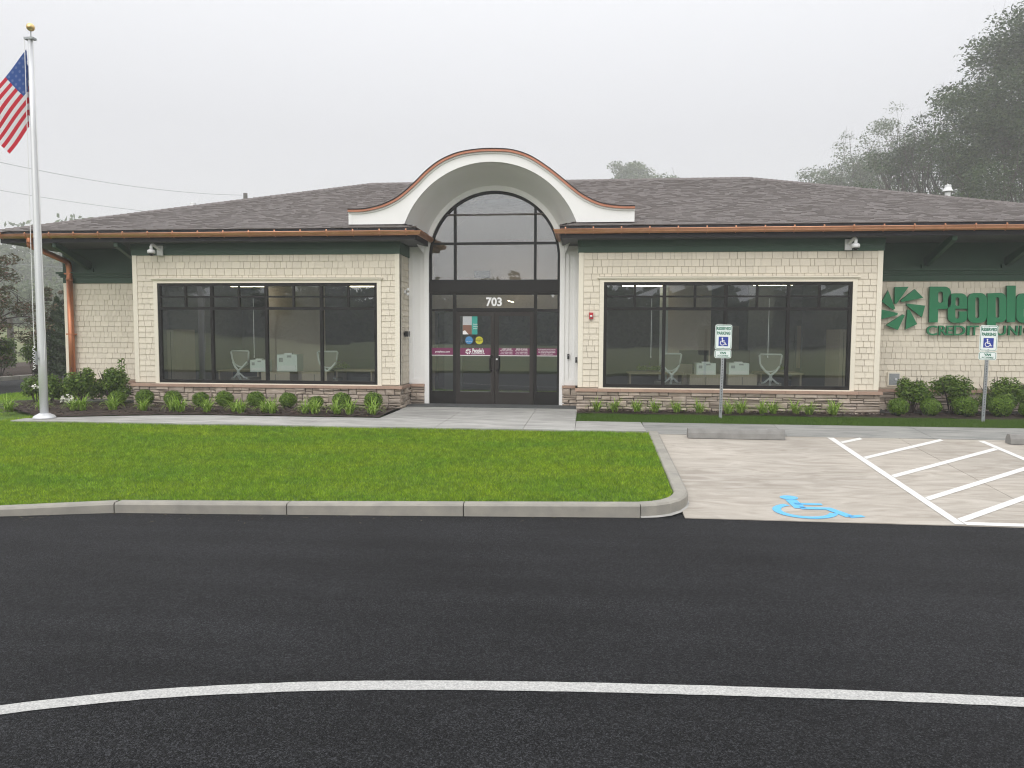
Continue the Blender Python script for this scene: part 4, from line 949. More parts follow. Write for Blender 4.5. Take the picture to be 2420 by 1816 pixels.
# --- parking signs
def sign(x, y, label, tilt):
    s = empty('parking_sign', (x, y, .44), label=label, cat='sign', group='reserved parking signs in front of the building')
    ox, oy = x, y; par_ = s
    def W_(m, name, mt): return m.build(name, mt, s)
    m = MB(); m.box(x-.028, x+.028, y-.012, y+.012, .40, 2.13); pst = W_(m, 'post', M['galv'])
    h = MB()
    for k in range(36): h.box(x-.008, x+.008, y-.0135, y-.0121, .55+k*.03, .562+k*.03)
    h.build('post_holes', M['black'], pst)
    def rr_(x0, x1, z0, z1, r, n=5):
        p = []
        for cx, cz, a in ((x1-r, z1-r, 0), (x0+r, z1-r, 90), (x0+r, z0+r, 180), (x1-r, z0+r, 270)): p += arcpts(cx, cz, r, a, a+90, n)
        return p
    def plate(z0, z1, name):
        hw = .155
        m = MB(); m.prism([(x+a, y-.014, b) for a, b in rr_(-hw, hw, z0, z1, .035)], (0, -.004, 0)); p = W_(m, name, M['signwhite'])
        m = MB(); m.prism([(x+a, y-.0185, b) for a, b in rr_(-hw+.012, hw-.012, z0+.012, z1-.012, .028)], (0, -.001, 0)); m.build('border', M['signgreen'], p)
        m = MB(); m.prism([(x+a, y-.0200, b) for a, b in rr_(-hw+.020, hw-.020, z0+.020, z1-.020, .022)], (0, -.001, 0)); m.build('sign_face', M['signwhite'], p)
        return p
    p1 = plate(1.74, 2.205, 'sign_plate'); p2 = plate(1.575, 1.73, 'sign_plate')
    yy = y-.0222
    text('lettering', 'RESERVED', .067, x, 2.105, yy, M['signgreen'], p1, .003, sx=.88, sz=1.15); text('lettering', 'PARKING', .067, x, 2.018, yy, M['signgreen'], p1, .003, sx=.88, sz=1.15)
    text('lettering', 'VAN', .056, x, 1.655, yy, M['signgreen'], p2, .003); text('lettering', 'ACCESSIBLE', .040, x, 1.607, yy, M['signgreen'], p2, .0010, sx=.95)
    bx('symbol_panel', M['signblue'], p1, x-.088, x+.088, y-.0218, y-.0212, 1.80, 1.976)
    m = MB()
    for q in wheelchair(): m.prism([(x-.075+.15*a, y-.0225, 1.812+.15*b) for a, b in q], (0, -.0006, 0))
    m.build('symbol', M['vwhite'], p1)
    m = MB(); m.tube([(x, y-.021, 2.185), (x, y-.028, 2.185)], .008, 8); m.tube([(x, y-.021, 1.765), (x, y-.028, 1.765)], .008, 8); m.build('bolt', M['galv'], p1)
    return s
def lean(s, ax, ay, x, y):
    Mt = Matrix.Translation((x, y, .44)) @ Matrix.Rotation(ay, 4, 'Y') @ Matrix.Rotation(ax, 4, 'X'); s.matrix_world = Mt
sg1 = sign(2.555, 14.30, 'reserved parking sign standing in front of the right-hand office window', 0); lean(sg1, R(-.5), R(.9), 2.555, 14.30)
sg2 = sign(7.26, 14.30, 'reserved parking sign standing in front of the big green wall letters', 0); lean(sg2, R(-.5), R(1.2), 7.26, 14.30)
# --- blue wheelchair symbol painted on the bay
m = MB()
for q in wheelchair(): m.poly([(2.03+1.10*a, 8.22+.86*b, lotz(8.22+.86*b)+.0135) for a, b in q])
m.build('wheelchair_marking', M['bluepaint'], mark, kind=None)
# --- wheel stops
def wheelstop(x0, x1, y, label):
    z = lotz(y)+.01; m = MB(); h = .155
    pr = [(-.085, 0), (-.075, h*.55), (-.045, h*.93), (-.03, h), (.03, h), (.045, h*.93), (.075, h*.55), (.085, 0)]
    xs_ = [x0, x0+.0, x0+.03, x1-.03, x1]
    sc = [.0, .93, 1, 1, .93]
    A1 = [(x0, y+p[0]*.95, z+p[1]*.97) for p in pr]; A2 = [(x0+.03, y+p[0], z+p[1]) for p in pr]; A3 = [(x1-.03, y+p[0], z+p[1]) for p in pr]; A4 = [(x1, y+p[0]*.95, z+p[1]*.97) for p in pr]
    m.loft(A1, A2); m.loft(A2, A3); m.loft(A3, A4); m.poly(A1); m.poly(A4)
    o = m.build('wheel_stop', M['stopc'], label=label, cat='wheel stop', group='concrete wheel stops in the parking bays')
    for xx in (x0+.28, x1-.28):
        q = MB(); q.tube([(xx, y, z+h-.01), (xx, y, z+h+.003)], .014, 8); q.build('anchor_pin', M['galv'], o)
M['stopc'] = mat('wheel_stop_concrete', (.27, .265, .25), .9, col2=(.20, .195, .185), nscale=7, bump=.5, bscale=90)
wheelstop(1.67, 3.20, 12.24, 'low grey concrete wheel stop beside the lawn corner kerb, seen whole')
wheelstop(6.58, 8.12, 12.20, 'concrete wheel stop at the right edge past the striped bay, partly seen')

# --- wall sign letters
ws = empty('wall_letter_sign', (8, 16.1, 2), label='big green raised pinwheel logo and letters on the right-hand recessed wall', cat='wall sign')
YS = 16.03
def zp(x, y): q = at(2000+x/2.964, 500+y/2.964, YS); return (q[0], q[2])
def letter(name, loops, depth=.055, bev=True, front=YS):
    cu = bpy.data.curves.new(name, 'CURVE'); cu.dimensions = '2D'; cu.fill_mode = 'BOTH'; cu.extrude = depth/2
    for lp in loops:
        s = cu.splines.new('POLY'); s.points.add(len(lp)-1); s.use_cyclic_u = True
        for i, (x, y) in enumerate(lp):
            a, b = zp(x, y); s.points[i].co = (a, b, 0, 1)
    o = bpy.data.objects.new('t', cu); COL.objects.link(o); me = bpy.data.meshes.new_from_object(o); bpy.data.objects.remove(o)
    me.transform(Matrix.Translation((0, front+depth/2, 0)) @ Matrix.Rotation(R(90), 4, 'X'))
    me.materials.append(M['logogreen']); me.materials.append(M['logoside'])
    for p in me.polygons:
        if abs(p.normal.y) < .5: p.material_index = 1
    return link(name, me, None, ws)
def rrect(x0, x1, y0, y1, r0, r1=None, n=6):       # r0 top corners, r1 bottom corners; image coordinates
    r1 = r0 if r1 is None else r1; p = []
    for cx, cy, r, a in ((x1-r1, y1-r1, r1, 0), (x0+r1, y1-r1, r1, 90), (x0+r0, y0+r0, r0, 180), (x1-r0, y0+r0, r0, 270)):
        p += [(cx+r*math.cos(R(t_)), cy+r*math.sin(R(t_))) for t_ in np.linspace(a, a+90, n)]
    return p
for q in WH: letter('logo_petal', [q])
letter('letter', [[(585, 527), (690, 527)]+[(690+44*math.sin(R(a)), 571-44*math.cos(R(a))) for a in range(15, 91, 15)]+[(734, 640)]+[(690+44*math.cos(R(a)), 640+44*math.sin(R(a))) for a in range(15, 91, 15)]+[(644, 684), (641, 778), (580, 778)], rrect(644, 678, 562, 640, 14)])
def e_loops(x):
    w_ = 136
    return [[(x+w_, 640), (x+w_, 682), (x+52, 682), (x+52, 735), (x+56, 748), (x+66, 752), (x+76, 748), (x+80, 738), (x+80, 700), (x+w_, 700), (x+w_, 735)]+[(x+w_-42+42*math.cos(R(a)), 738+42*math.sin(R(a))) for a in range(15, 91, 15)]+[(x+44, 780)]+[(x+42-42*math.sin(R(a)), 738+42*math.cos(R(a))) for a in range(15, 91, 15)]+[(x, 620)]+[(x+44-44*math.cos(R(a)), 618-44*math.sin(R(a))) for a in range(15, 91, 15)]+[(x+w_-44, 574)]+[(x+w_-44+44*math.sin(R(a)), 618-44*math.cos(R(a))) for a in range(15, 91, 15)],
            rrect(x+54, x+80, 602, 662, 11)]
letter('letter', e_loops(712)); letter('letter', [rrect(852, 985, 572, 781, 44), rrect(905, 931, 602, 748, 12)])
letter('letter', [[(990, 574), (1078, 570)]+[(1078+44*math.sin(R(a)), 614-44*math.cos(R(a))) for a in range(15, 91, 15)]+[(1122, 738)]+[(1078+44*math.cos(R(a)), 738+40*math.sin(R(a))) for a in range(15, 91, 15)]+[(1048, 778), (1046, 850), (986, 850)], rrect(1047, 1072, 602, 745, 11)])
letter('letter', [[(1126, 520), (1188, 520), (1184, 776), (1124, 776)]])
letter('letter', e_loops(1192))
# CREDIT UNION in lighter raised capitals
pos = {'C': (563, 642), 'R': (648, 708), 'E': (702, 750), 'D': (753, 838), 'I': (846, 868), 'T': (866, 932)}
def cap_letter(ch, xa, xb, nm='letter'):
    a, zb_ = zp(xa, 868); b, zt_ = zp(xb, 800)
    cu = bpy.data.curves.new('t', 'FONT'); cu.body = ch; cu.size = 1; cu.offset = .012; cu.extrude = .02; cu.resolution_u = 4
    o = bpy.data.objects.new('t', cu); COL.objects.link(o); me = bpy.data.meshes.new_from_object(o); bpy.data.objects.remove(o)
    vx = [v.co.x for v in me.vertices]; vy = [v.co.y for v in me.vertices]; x0, x1, y0_, y1_ = min(vx), max(vx), min(vy), max(vy)
    sx = (b-a)/(x1-x0); sy = (zt_-zb_)/(y1_-y0_)
    me.transform(Matrix.Translation((a-x0*sx, YS+.03, zb_-y0_*sy)) @ Matrix.Rotation(R(90), 4, 'X') @ Matrix.Diagonal((sx, sy, 1.2, 1)))
    me.materials.append(M['logogreen']); me.materials.append(M['logoside'])
    for p in me.polygons:
        if abs(p.normal.y) < .5: p.material_index = 1
    link(nm, me, None, ws)
for ch, (a, b) in pos.items(): cap_letter(ch, a, b)
for ch, a, b in (('U', 1052, 1122), ('N', 1135, 1205), ('I', 1215, 1232), ('O', 1245, 1325), ('N', 1338, 1405)): cap_letter(ch, a, b)

# --- small things on the walls
def camera(x, z, face, label):
    s = empty('security_camera', (x, W-.012, z), label=label, cat='security camera', group='white dome cameras under the eaves')
    y = W-.0245
    m = MB(); m.box(x-.065, x+.065, y-.03, y, z-.11, z+.10); m.build('mount_plate', M['plastic'], s)
    m = MB(); m.tube([tuple(v) for v in smooth_path([(x, y-.02, z+.02), (x-face*.03, y-.10, z+.06), (x-face*.05, y-.20, z+.10), (x-face*.06, y-.24, z+.06), (x-face*.06, y-.24, z-.01)], 4)], .032, 10); m.build('arm', M['plastic'], s, smooth=True)
    cx = x-face*.06
    m = MB(); m.lathe([(.035, z+.0), (.075, z-.02), (.082, z-.05), (.078, z-.085), (.05, z-.09)], (cx, y-.24), 18); m.build('housing', M['plastic'], s, smooth=True)
    m = MB(); m.lathe([(.052, z-.085), (.048, z-.11), (.03, z-.135), (.005, z-.142)], (cx, y-.24), 16); m.build('dome', M['black'], s, smooth=True)
camera(-9.12, 3.77, 1, 'white dome security camera on the green frieze at the left end'); camera(5.10, 3.79, -1, 'white dome security camera on the green frieze above the right window')
s = empty('fire_strobe', (.105, W, 2.39), label='small red fire alarm strobe on the cream wall right of the doors', cat='fire alarm')
m = MB(); m.box(.065, .145, W-.06, W-.0, 2.325, 2.455); m.build('housing', M['red'], s); m = MB(); m.lathe([(.022, 2.36), (.026, 2.38), (.022, 2.40)], (.105, W-.062), 10); m.build('lens', M['plastic'], s, smooth=True)
s = empty('twin_flood_light', (-3.83, 15.75, 2.90), label='small white twin-head light on the shingled return left of the doors', cat='wall light')
m = MB(); m.tube([(-3.89, 15.75, 2.90), (-3.85, 15.75, 2.90)], .045, 12); m.build('base', M['plastic'], s)
for k in (-1, 1): m = MB(); m.tube([(-3.86, 15.75, 2.90), (-3.80, 15.70, 2.90+k*.045), (-3.79, 15.62, 2.90+k*.05)], [.012, .022, .034], 10); m.build('lamp_head', M['plastic'], s, smooth=True)
s = empty('door_scanner', (-3.84, 15.75, 1.99), label='small black camera box on the shingled return left of the doors', cat='scanner')
m = MB(); m.box(-3.885, -3.865, 15.66, 15.80, 1.97, 2.03); m.build('bracket', M['black'], s); m = MB(); m.box(-3.865, -3.79, 15.62, 15.82, 1.945, 2.06); m.build('body', M['black'], s)
for (x, y, z, h, lb) in ((-.37, MY-.022, 1.53, .11, 'small black card reader on the white panel right of the doors'), (-.196, MY-.10, 1.46, .12, 'small black call button by the corner of the right wing, lower than the card reader')):
    q = MB(); q.box(x-.022, x+.022, y-.03, y, z-h/2, z+h/2); o = q.build('card_reader', M['black'], label=lb, cat='card reader'); q = MB(); q.box(x-.008, x+.008, y-.033, y-.0301, z+.01, z+.03); q.build('button', M['galv'], o)
s = empty('hose_box', (6.32, MY, 1.18), label='galvanised hose bib box set low in the right recessed wall', cat='hose box')
a, c = at(2101, 883, MY-.02), at(2124, 910, MY-.02)
m = MB(); m.box(a[0]-.03, c[0]+.02, MY-.035, MY-.0, c[2]-.02, a[2]+.03); m.build('frame', M['cream'], s); m = MB(); m.box(a[0], c[0], MY-.042, MY-.0355, c[2], a[2]); m.build('cover', M['galv'], s); m = MB(); m.tube([(c[0]-.07, MY-.06, (a[2]+c[2])/2), (c[0]-.07, MY-.042, (a[2]+c[2])/2)], .025, 10); m.build('valve', M['alu'], s)
# roof vents
def vent(x, y, z0, lb, s=1):
    m = MB(); m.lathe([(.13*s, z0-.3), (.13*s, z0+.38*s)], (x, y), 14); o = m.build('roof_vent', M['plastic'], smooth=False, label=lb, cat='roof vent')
    m = MB(); m.lathe([(.22*s, z0+.34*s), (.25*s, z0+.36*s), (.15*s, z0+.56*s), (.15*s, z0+.66*s), (.13*s, z0+.68*s)], (x, y), 14); m.build('cowl', M['plastic'], o)
    m = MB(); m.tube([(x, y, z0+.66*s), (x, y, z0+.72*s)], .04*s, 8); m.build('cap', M['plastic'], o)
q = at(2239, 470, 20.0); vent(q[0], 20.0, q[2], 'white roof vent pipe standing above the right roof slope', .5); q = at(457, 498, 20.5); vent(q[0], 20.5, q[2]-.15, 'white roof vent cap peeping over the left roof slope', .55)

# --- furniture behind the glass
def chair(x, y, rz, label):
    s = empty('office_chair', (0, 0, 0), label=label, cat='office chair', group='white framed office chairs behind the windows')
    P = [(-.215, .0, 1.12), (.215, .0, 1.12), (.235, .0, 1.10), (.215, .02, .92), (.18, .03, .82), (.07, .05, .745), (0, .06, .735), (-.07, .05, .745), (-.18, .03, .82), (-.215, .02, .92), (-.235, .0, 1.10), (-.215, 0, 1.12)]
    m = MB(); m.tube(P, .021, 6); m.build('back_frame', M['chairw'], s, smooth=True)
    m = MB(); m.poly([(p[0]*.97, p[1]+.005, p[2]) for p in P[:-1]]); m.build('back_mesh', M['chairm'], s)
    m = MB()
    for k in (-1, 1): m.tube([(k*.19, .0, .86), (k*.10, -.05, .74), (0, -.07, .66)], .026, 6)
    m.tube([(0, -.07, .68), (0, -.08, .56), (0, .02, .44)], .036, 6)
    for k in (-1, 1): m.tube([(k*.02, -.07, .60), (k*.13, -.04, .50), (k*.22, .06, .46)], .02, 6)
    m.build('back_support', M['chairw'], s)
    m = MB(); m.quadbox([(-.24, .0, .42), (.24, .0, .42), (.24, .46, .42), (-.24, .46, .42), (-.24, .0, .49), (.24, .0, .49), (.24, .46, .49), (-.24, .46, .49)]); m.build('seat', M['chairm'], s)
    m = MB(); m.tube([(0, .22, .03), (0, .22, .42)], .03, 8)
    for k in range(5): a = k*1.2566; m.tube([(0, .22, .08), (.28*math.cos(a), .22+.28*math.sin(a), .03)], .02, 5)
    m.build('base', M['chairw'], s); s.location = (x, y, .47); s.rotation_euler.z = rz; return s
def pos_(px, py, Y): return at(px, py, Y)
# (display pixels * 1.094 -> depth plane)
KD = 1.094
def wp(x, y, Y): q = at(x*KD, y*KD, Y); return float(q[0]), float(q[2])
for px, lb, rz in ((519, 'white framed office chair behind the left window, nearer its left end', -.15), (708, 'white framed office chair behind the left window, nearer the doors', .1), (1449, 'white framed office chair behind the right window, nearer the doors', .2), (1664, 'white framed office chair behind the right window, nearer its right end', -.1)):
    yC = 16.75; x, _ = wp(px, 800, yC); chair(x, yC, rz, lb)
def cabinet(px0, px1, pytop, Y, label, dpt=.5):
    x0, z1 = wp(px0, pytop, Y); x1, _ = wp(px1, pytop, Y); m = MB(); m.box(x0, x1, Y, Y+dpt, .47, z1); o = m.build('wood_cabinet', M['wood'], label=label, cat='cabinet', group='light wood cabinets behind the windows')
    q = MB(); q.box((x0+x1)/2-.005, (x0+x1)/2+.005, Y-.003, Y, .5, z1-.05); q.build('door_gap', M['joint'], o); return z1
cabinet(564, 626, 804, 16.35, 'low light wood cabinet under the left of the two pale boxes, left window'); cabinet(652, 706, 804, 16.30, 'low light wood cabinet under the taller pale box, left window')
cabinet(1490, 1560, 810, 16.4, 'low light wood cabinet behind the signpost, right window'); cabinet(1572, 1636, 810, 16.35, 'low light wood cabinet right of the signpost, right window')
cabinet(360, 376, 712, 16.2, 'tall narrow light wood cupboard at the left end of the left window', .9); cabinet(1815, 1832, 712, 16.2, 'tall narrow light wood cupboard at the right end of the right window', .9)
def printer(px0, px1, py0, py1, Y, label, two=False):
    x0, z1 = wp(px0, py0, Y); x1, z0 = wp(px1, py1, Y); m = MB(); m.box(x0, x1, Y, Y+.38, z0, z1); o = m.build('printer', M['mint'], label=label, cat='printer', group='pale printers on cabinets behind the windows')
    w_ = x1-x0; h_ = z1-z0
    q = MB(); q.box(x0+.03, x1-.03, Y-.012, Y-.0005, z0+.02, z0+h_*.35); q.build('paper_tray', M['plastic'], o)
    q = MB(); q.box(x0+.06*w_+.02, x0+.3*w_, Y-.006, Y-.0005, z0+h_*.55, z0+h_*.8)
    q.box(x0+.5*w_, x0+.72*w_, Y-.006, Y-.0005, z0+h_*.82, z0+h_*.95); q.build('grille', M['galv'], o)
    q = MB(); q.box(x0+.3*w_, x0+.7*w_, Y+.06, Y+.16, z1, z1+.03); q.build('control_panel', M['plastic'], o)
printer(540, 573, 778, 804, 16.45, 'pale square printer beside the chair in the left window'); printer(598, 642, 766, 803, 16.40, 'taller two-tray pale printer in the middle of the left window')
printer(1505, 1546, 785, 810, 16.5, 'pale printer just left of the signpost, right window'); printer(1575, 1618, 785, 810, 16.45, 'pale printer just right of the signpost, right window')
def desk(px0, px1, py, Y, label):
    x0, z1 = wp(px0, py, Y); x1, _ = wp(px1, py, Y); s = empty('desk', (x0, Y, .47), label=label, cat='desk', group='desks behind the windows')
    m = MB(); m.box(x0, x1, Y, Y+.75, z1-.03, z1); m.build('desk_top', M['wood'], s)
    for xx in (x0+.03, x1-.07):
        m = MB(); m.box(xx, xx+.04, Y+.03, Y+.7, .47, z1-.03); m.build('leg', M['wood'], s)
    m = MB(); m.box(x1-.62, x1-.2, Y+.25, Y+.6, .47, z1-.18); m.build('drawer_unit', M['intdark'], s)
desk(468, 560, 800, 17.1, 'desk with wood top at the left end of the left window'); desk(722, 806, 800, 17.1, 'desk with wood top at the right end of the left window')
desk(1357, 1480, 806, 17.1, 'desk with wood top at the left end of the right window'); desk(1640, 1736, 806, 17.1, 'desk with wood top right of the chair, right window')
for px0, px1, lb in ((1468, 1530, 'black monitor seen left of the signpost, right window'), (1585, 1620, 'black monitor seen right of the signpost, right window')):
    x0, z1 = wp(px0, 757, 17.4); x1, z0 = wp(px1, 787, 17.4); s = empty('monitor', ((x0+x1)/2, 17.4, z0-.1), label=lb, cat='monitor', group='black monitors behind the right window')
    m = MB(); m.box(x0, x1, 17.4, 17.43, z0, z1); m.build('screen', M['black'], s); m = MB(); m.box((x0+x1)/2-.02, (x0+x1)/2+.02, 17.43, 17.46, z0-.22, z0+.1); m.box((x0+x1)/2-.1, (x0+x1)/2+.1, 17.36, 17.52, z0-.23, z0-.22); m.build('stand', M['black'], s)
def toys(px0, px1, py, Y, label):          # leafy items left on the desk
    x0, z0 = wp(px0, py, Y); x1, _ = wp(px1, py, Y); V = []; F = []
    for _ in range(160):
        c = Vector((random.uniform(x0, x1), Y+random.uniform(.1, .5), z0+abs(random.gauss(0, .05)))); a = Vector((random.gauss(0, 1), random.gauss(0, 1), random.gauss(0, 1))).normalized()*.035; b = a.orthogonal().normalized()*.02
        k = len(V); V += [tuple(c-a), tuple(c-b), tuple(c+a), tuple(c+b)]; F.append((k, k+1, k+2, k+3))
    me = bpy.data.meshes.new('desk_plant'); me.from_pydata(V, [], F); o = link('desk_plant', me, M['shrub'], label=label, cat='plant', group='small leafy plants on the desks')
toys(700, 745, 795, 17.2, 'small leafy plant on the desk at the right end of the left window'); toys(1378, 1430, 800, 17.2, 'small leafy plant on the desk by the doors end of the right window'); toys(1660, 1700, 800, 17.2, 'small leafy plant on the desk at the right end of the right window')
def lampbar(px0, px1, py, Y, label):
    x0, z = wp(px0, py, Y); x1, _ = wp(px1, py, Y); s = empty('ceiling_light', ((x0+x1)/2, Y, z), label=label, cat='ceiling light', group='slim strip lights on the office ceilings')
    m = MB(); m.box(x0, x1, Y-.04, Y+.04, z-.012, z+.012); m.build('tube', M['lamp'], s); m = MB(); m.box(x0, x1, Y-.05, Y+.05, z+.013, z+.05); m.build('housing', M['plastic'], s)
    for xx in (x0+.1, x1-.1): m = MB(); m.tube([(xx, Y, z+.05), (xx, Y, 3.30)], .006, 5); m.build('hanger', M['galv'], s)
lampbar(500, 572, 619, 18.2, 'lit strip light at the top of the second pane, left window'); lampbar(752, 812, 619, 18.2, 'lit strip light at the top of the right pane, left window')
lampbar(1345, 1430, 618, 18.2, 'lit strip light at the top left of the right window'); lampbar(1628, 1712, 616, 18.2, 'lit strip light at the top right of the right window')
x, z = wp(1103, 652, 18.6); m = MB(); m.quadbox([(x-.06, 18.5, z+.01), (x+.08, 18.5, z-.03), (x+.08, 18.6, z-.03), (x-.06, 18.6, z+.01), (x-.06, 18.5, z+.03), (x+.08, 18.5, z-.01), (x+.08, 18.6, z-.01), (x-.06, 18.6, z+.03)]); m.build('ceiling_light', M['lamp'], label='small lit lobby light seen through the glass above the doors', cat='ceiling light')
for px0, px1, py0, py1, Y, lb in ((450, 478, 690, 755, 19.9, 'framed picture on the back wall, left window'), (1572, 1600, 700, 760, 19.9, 'framed picture on the back wall right of the signpost'), (1718, 1732, 700, 800, 19.9, 'narrow framed notice on the back wall, right end of the right window')):
    x0, z1 = wp(px0, py0, Y); x1, z0 = wp(px1, py1, Y); o = bx('framed_picture', M['int'], None, x0, x1, Y, Y+.03, z0, z1, label=lb, cat='picture', group='framed pictures in the offices'); bx('print', M['wood'], o, x0+.05, x1-.05, Y-.004, Y-.0005, z0+.05, z1-.05)
for px, lb in ((547, 'thin hanging blind cord in the left window, by the second pane edge'), (1408, 'thin hanging blind cord at the left end of the right window'), (1662, 'thin hanging blind cord above the chair in the right window')):
    x, z1 = wp(px, 645, 15.45); _, z0 = wp(px, 770, 15.45); q = MB(); q.tube([(x, 15.45, z1), (x, 15.45, z0)], .006, 5); o = q.build('blind_cord', M['plastic'], label=lb, cat='blind cord', group='blind cords behind the windows'); q = MB(); q.lathe([(.006, z0-.03), (.014, z0-.02), (.006, z0)], (x, 15.45), 8); q.build('cord_weight', M['plastic'], o)
x, z = wp(1010, 585, 18.9); z = 3.35
m = MB(); m.box(-2.85, -2.45, 18.90, 18.99, 3.45, 3.62); o = m.build('wall_vent', M['intdark'], label='dark rectangular vent high on the lobby wall, behind the arched window', cat='vent')
q = MB()
for k in range(5): q.box(-2.83, -2.47, 18.88, 18.899, 3.465+k*.03, 3.475+k*.03)
q.build('louvre', M['galv'], o)

# ================================================================== plants
def rand_dirs(n):
    v = rng.normal(size=(n, 3)); return v/np.linalg.norm(v, axis=1)[:, None]
def leaves(C, size, nrm=None, asp=.55, jit=.35, nb=None):
    """rhombic leaves at C; nrm biases their facing; returns V, F"""
    n = len(C); size = np.broadcast_to(size, (n,))*rng.uniform(1-jit, 1+jit, n)
    d = rand_dirs(n) if nrm is None else nrm+.7*rand_dirs(n); d /= np.linalg.norm(d, axis=1)[:, None]
    a = np.cross(d, rand_dirs(n)); a /= np.linalg.norm(a, axis=1)[:, None]; b = np.cross(d, a)
    a = a*(size/2)[:, None]; b = b*(size*asp/2)[:, None]
    V = np.stack([C-a, C-b+a*.1, C+a, C+b+a*.1], 1).reshape(-1, 3); F = np.arange(4*n).reshape(-1, 4); return V, F
def ball_pts(n, r, shell=.6, squash=(1, 1, 1), lump=.0, seed=0):
    d = rand_dirs(n); f = rng.uniform(shell, 1, n)
    if lump:
        ph = np.sin(d[:, 0]*5+seed)+np.sin(d[:, 1]*6+1.3*seed)+np.sin(d[:, 2]*5.5+2.1*seed); f = f*(1+lump*ph/3)
    return d*f[:, None]*r*np.array(squash), d
# clipped round boxwoods
def boxwood_mesh(seed):
    P, d = ball_pts(3600, .19, .72, (1, 1, .9), .10, seed); V, F = leaves(P, .026, d, .6); V[:, 2] += .185
    V[:, 2] = np.maximum(V[:, 2], .01); return V, F
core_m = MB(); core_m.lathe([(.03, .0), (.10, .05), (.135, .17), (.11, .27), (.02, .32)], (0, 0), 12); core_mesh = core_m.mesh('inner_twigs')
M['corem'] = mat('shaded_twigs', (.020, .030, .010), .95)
bw_meshes = []
for k in range(4):
    V, F = boxwood_mesh(k*1.7+.3); me_o = npmesh('boxwood', V, F, M['box']); bw_meshes.append(me_o.data); bpy.data.objects.remove(me_o)
def boxwood(x, y, s, label, grp, k):
    r = empty('boxwood_bush', (x, y, .455), label=label, cat='bush', group=grp); r.rotation_euler.z = random.uniform(0, 6); r.scale = (s, s, s*random.uniform(.92, 1.05))
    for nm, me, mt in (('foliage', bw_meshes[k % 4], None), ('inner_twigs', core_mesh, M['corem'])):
        o = bpy.data.objects.new(nm, me); COL.objects.link(o); o.parent = r
        if mt and not me.materials: me.materials.append(mt)
ordn = ['first', 'second', 'third', 'fourth', 'fifth', 'sixth', 'seventh', 'eighth', 'ninth', 'tenth', 'eleventh', 'twelfth', 'thirteenth', 'fourteenth', 'fifteenth', 'sixteenth', 'seventeenth', 'eighteenth']
bwx = [(252, 875, .92), (313, 876, 1.0), (374, 873, .98), (434, 874, .88), (485, 875, .94), (553, 878, .95), (622, 878, .92), (683, 878, .80), (738, 878, 1.0), (806, 876, 1.0)]
for k, (px, py, s) in enumerate(bwx):
    q = at(px*KD, 950, 14.75); boxwood(float(q[0]), 14.75, s*1.04, 'round clipped boxwood under the left window, %s from the flagpole end' % ordn[k], 'round boxwoods along the left stone base', k)
for k, (px, s) in enumerate(((1943, .98), (2013, .95), (2088, 1.15), (2164, 1.15), (2225, .9))):
    x = float(at(px*KD, 900, 14.98)[0]); boxwood(x, 14.98, s*1.05, 'round green bush in front of the right recessed wall, %s from the wing corner' % ordn[k], 'round bushes before the right recessed wall', k+1)
# daylilies
def lily_mesh(seed):
    r_ = random.Random(seed); V = []; F = []
    for _ in range(72):
        a = r_.uniform(0, 6.283); L_ = r_.uniform(.24, .44); lean_ = r_.uniform(.5, 1.75); wd = r_.uniform(.007, .012); c, s = math.cos(a), math.sin(a); ox, oy = r_.uniform(-.05, .05), r_.uniform(-.05, .05)
        n = 6; prev = None; ang = math.pi/2-lean_*.25; x = z = 0
        for i in range(n+1):
            ww = wd*(1-(i/n)**2.2)+.0008
            V += [(ox+c*x-s*ww, oy+s*x+c*ww, z), (ox+c*x+s*ww, oy+s*x-c*ww, z)]
            if i: k = len(V)-4; F.append((k, k+1, k+3, k+2))
            x += math.cos(ang)*L_/n; z += math.sin(ang)*L_/n; ang -= lean_*1.9/n*(.5+i/n)
            z = max(z, .004)
    me = bpy.data.meshes.new('daylily'); me.from_pydata(V, [], F); me.materials.append(M['lily']); return me
lm = [lily_mesh(k) for k in range(5)]
def daylily(x, y, s, label, grp, k):
    o = bpy.data.objects.new('daylily', lm[k % 5]); COL.objects.link(o); o.location = (x, y, .452); o.scale = (s, s, s); o.rotation_euler.z = random.uniform(0, 6); tag(o, label, 'plant', grp)
lx_ = [20, 88, 160, 178, 242, 310, 372, 392, 448, 505, 522, 572, 590, 658, 682, 730, 755, 806]
for k, px in enumerate(lx_):
    yy = 13.72 if px > 200 else 13.3+px*.0016
    q = at(px*KD, 975, yy); daylily(float(q[0]), yy+random.uniform(-.05, .05), random.uniform(.92, 1.1), 'spiky light green daylily in the left mulch bed, %s clump from the left' % ordn[k], 'daylilies along the left walk', k)
rx_ = [1290, 1328, 1372, 1417, 1464, 1508, 1562, 1593, 1648, 1672, 1722, 1742, 1802]
rx_ = [1290, 1328, 1376, 1414, 1462, 1510, 1572, 1600, 1648, 1672, 1720, 1748, 1800]
for k, px in enumerate(rx_):
    q = at(px*KD, 975, 14.88); daylily(float(q[0]), 14.88+random.uniform(-.04, .04), random.uniform(.88, 1.05), 'spiky light green daylily under the right window, %s clump from the doors' % ordn[k], 'daylilies along the right stone base', k+2)
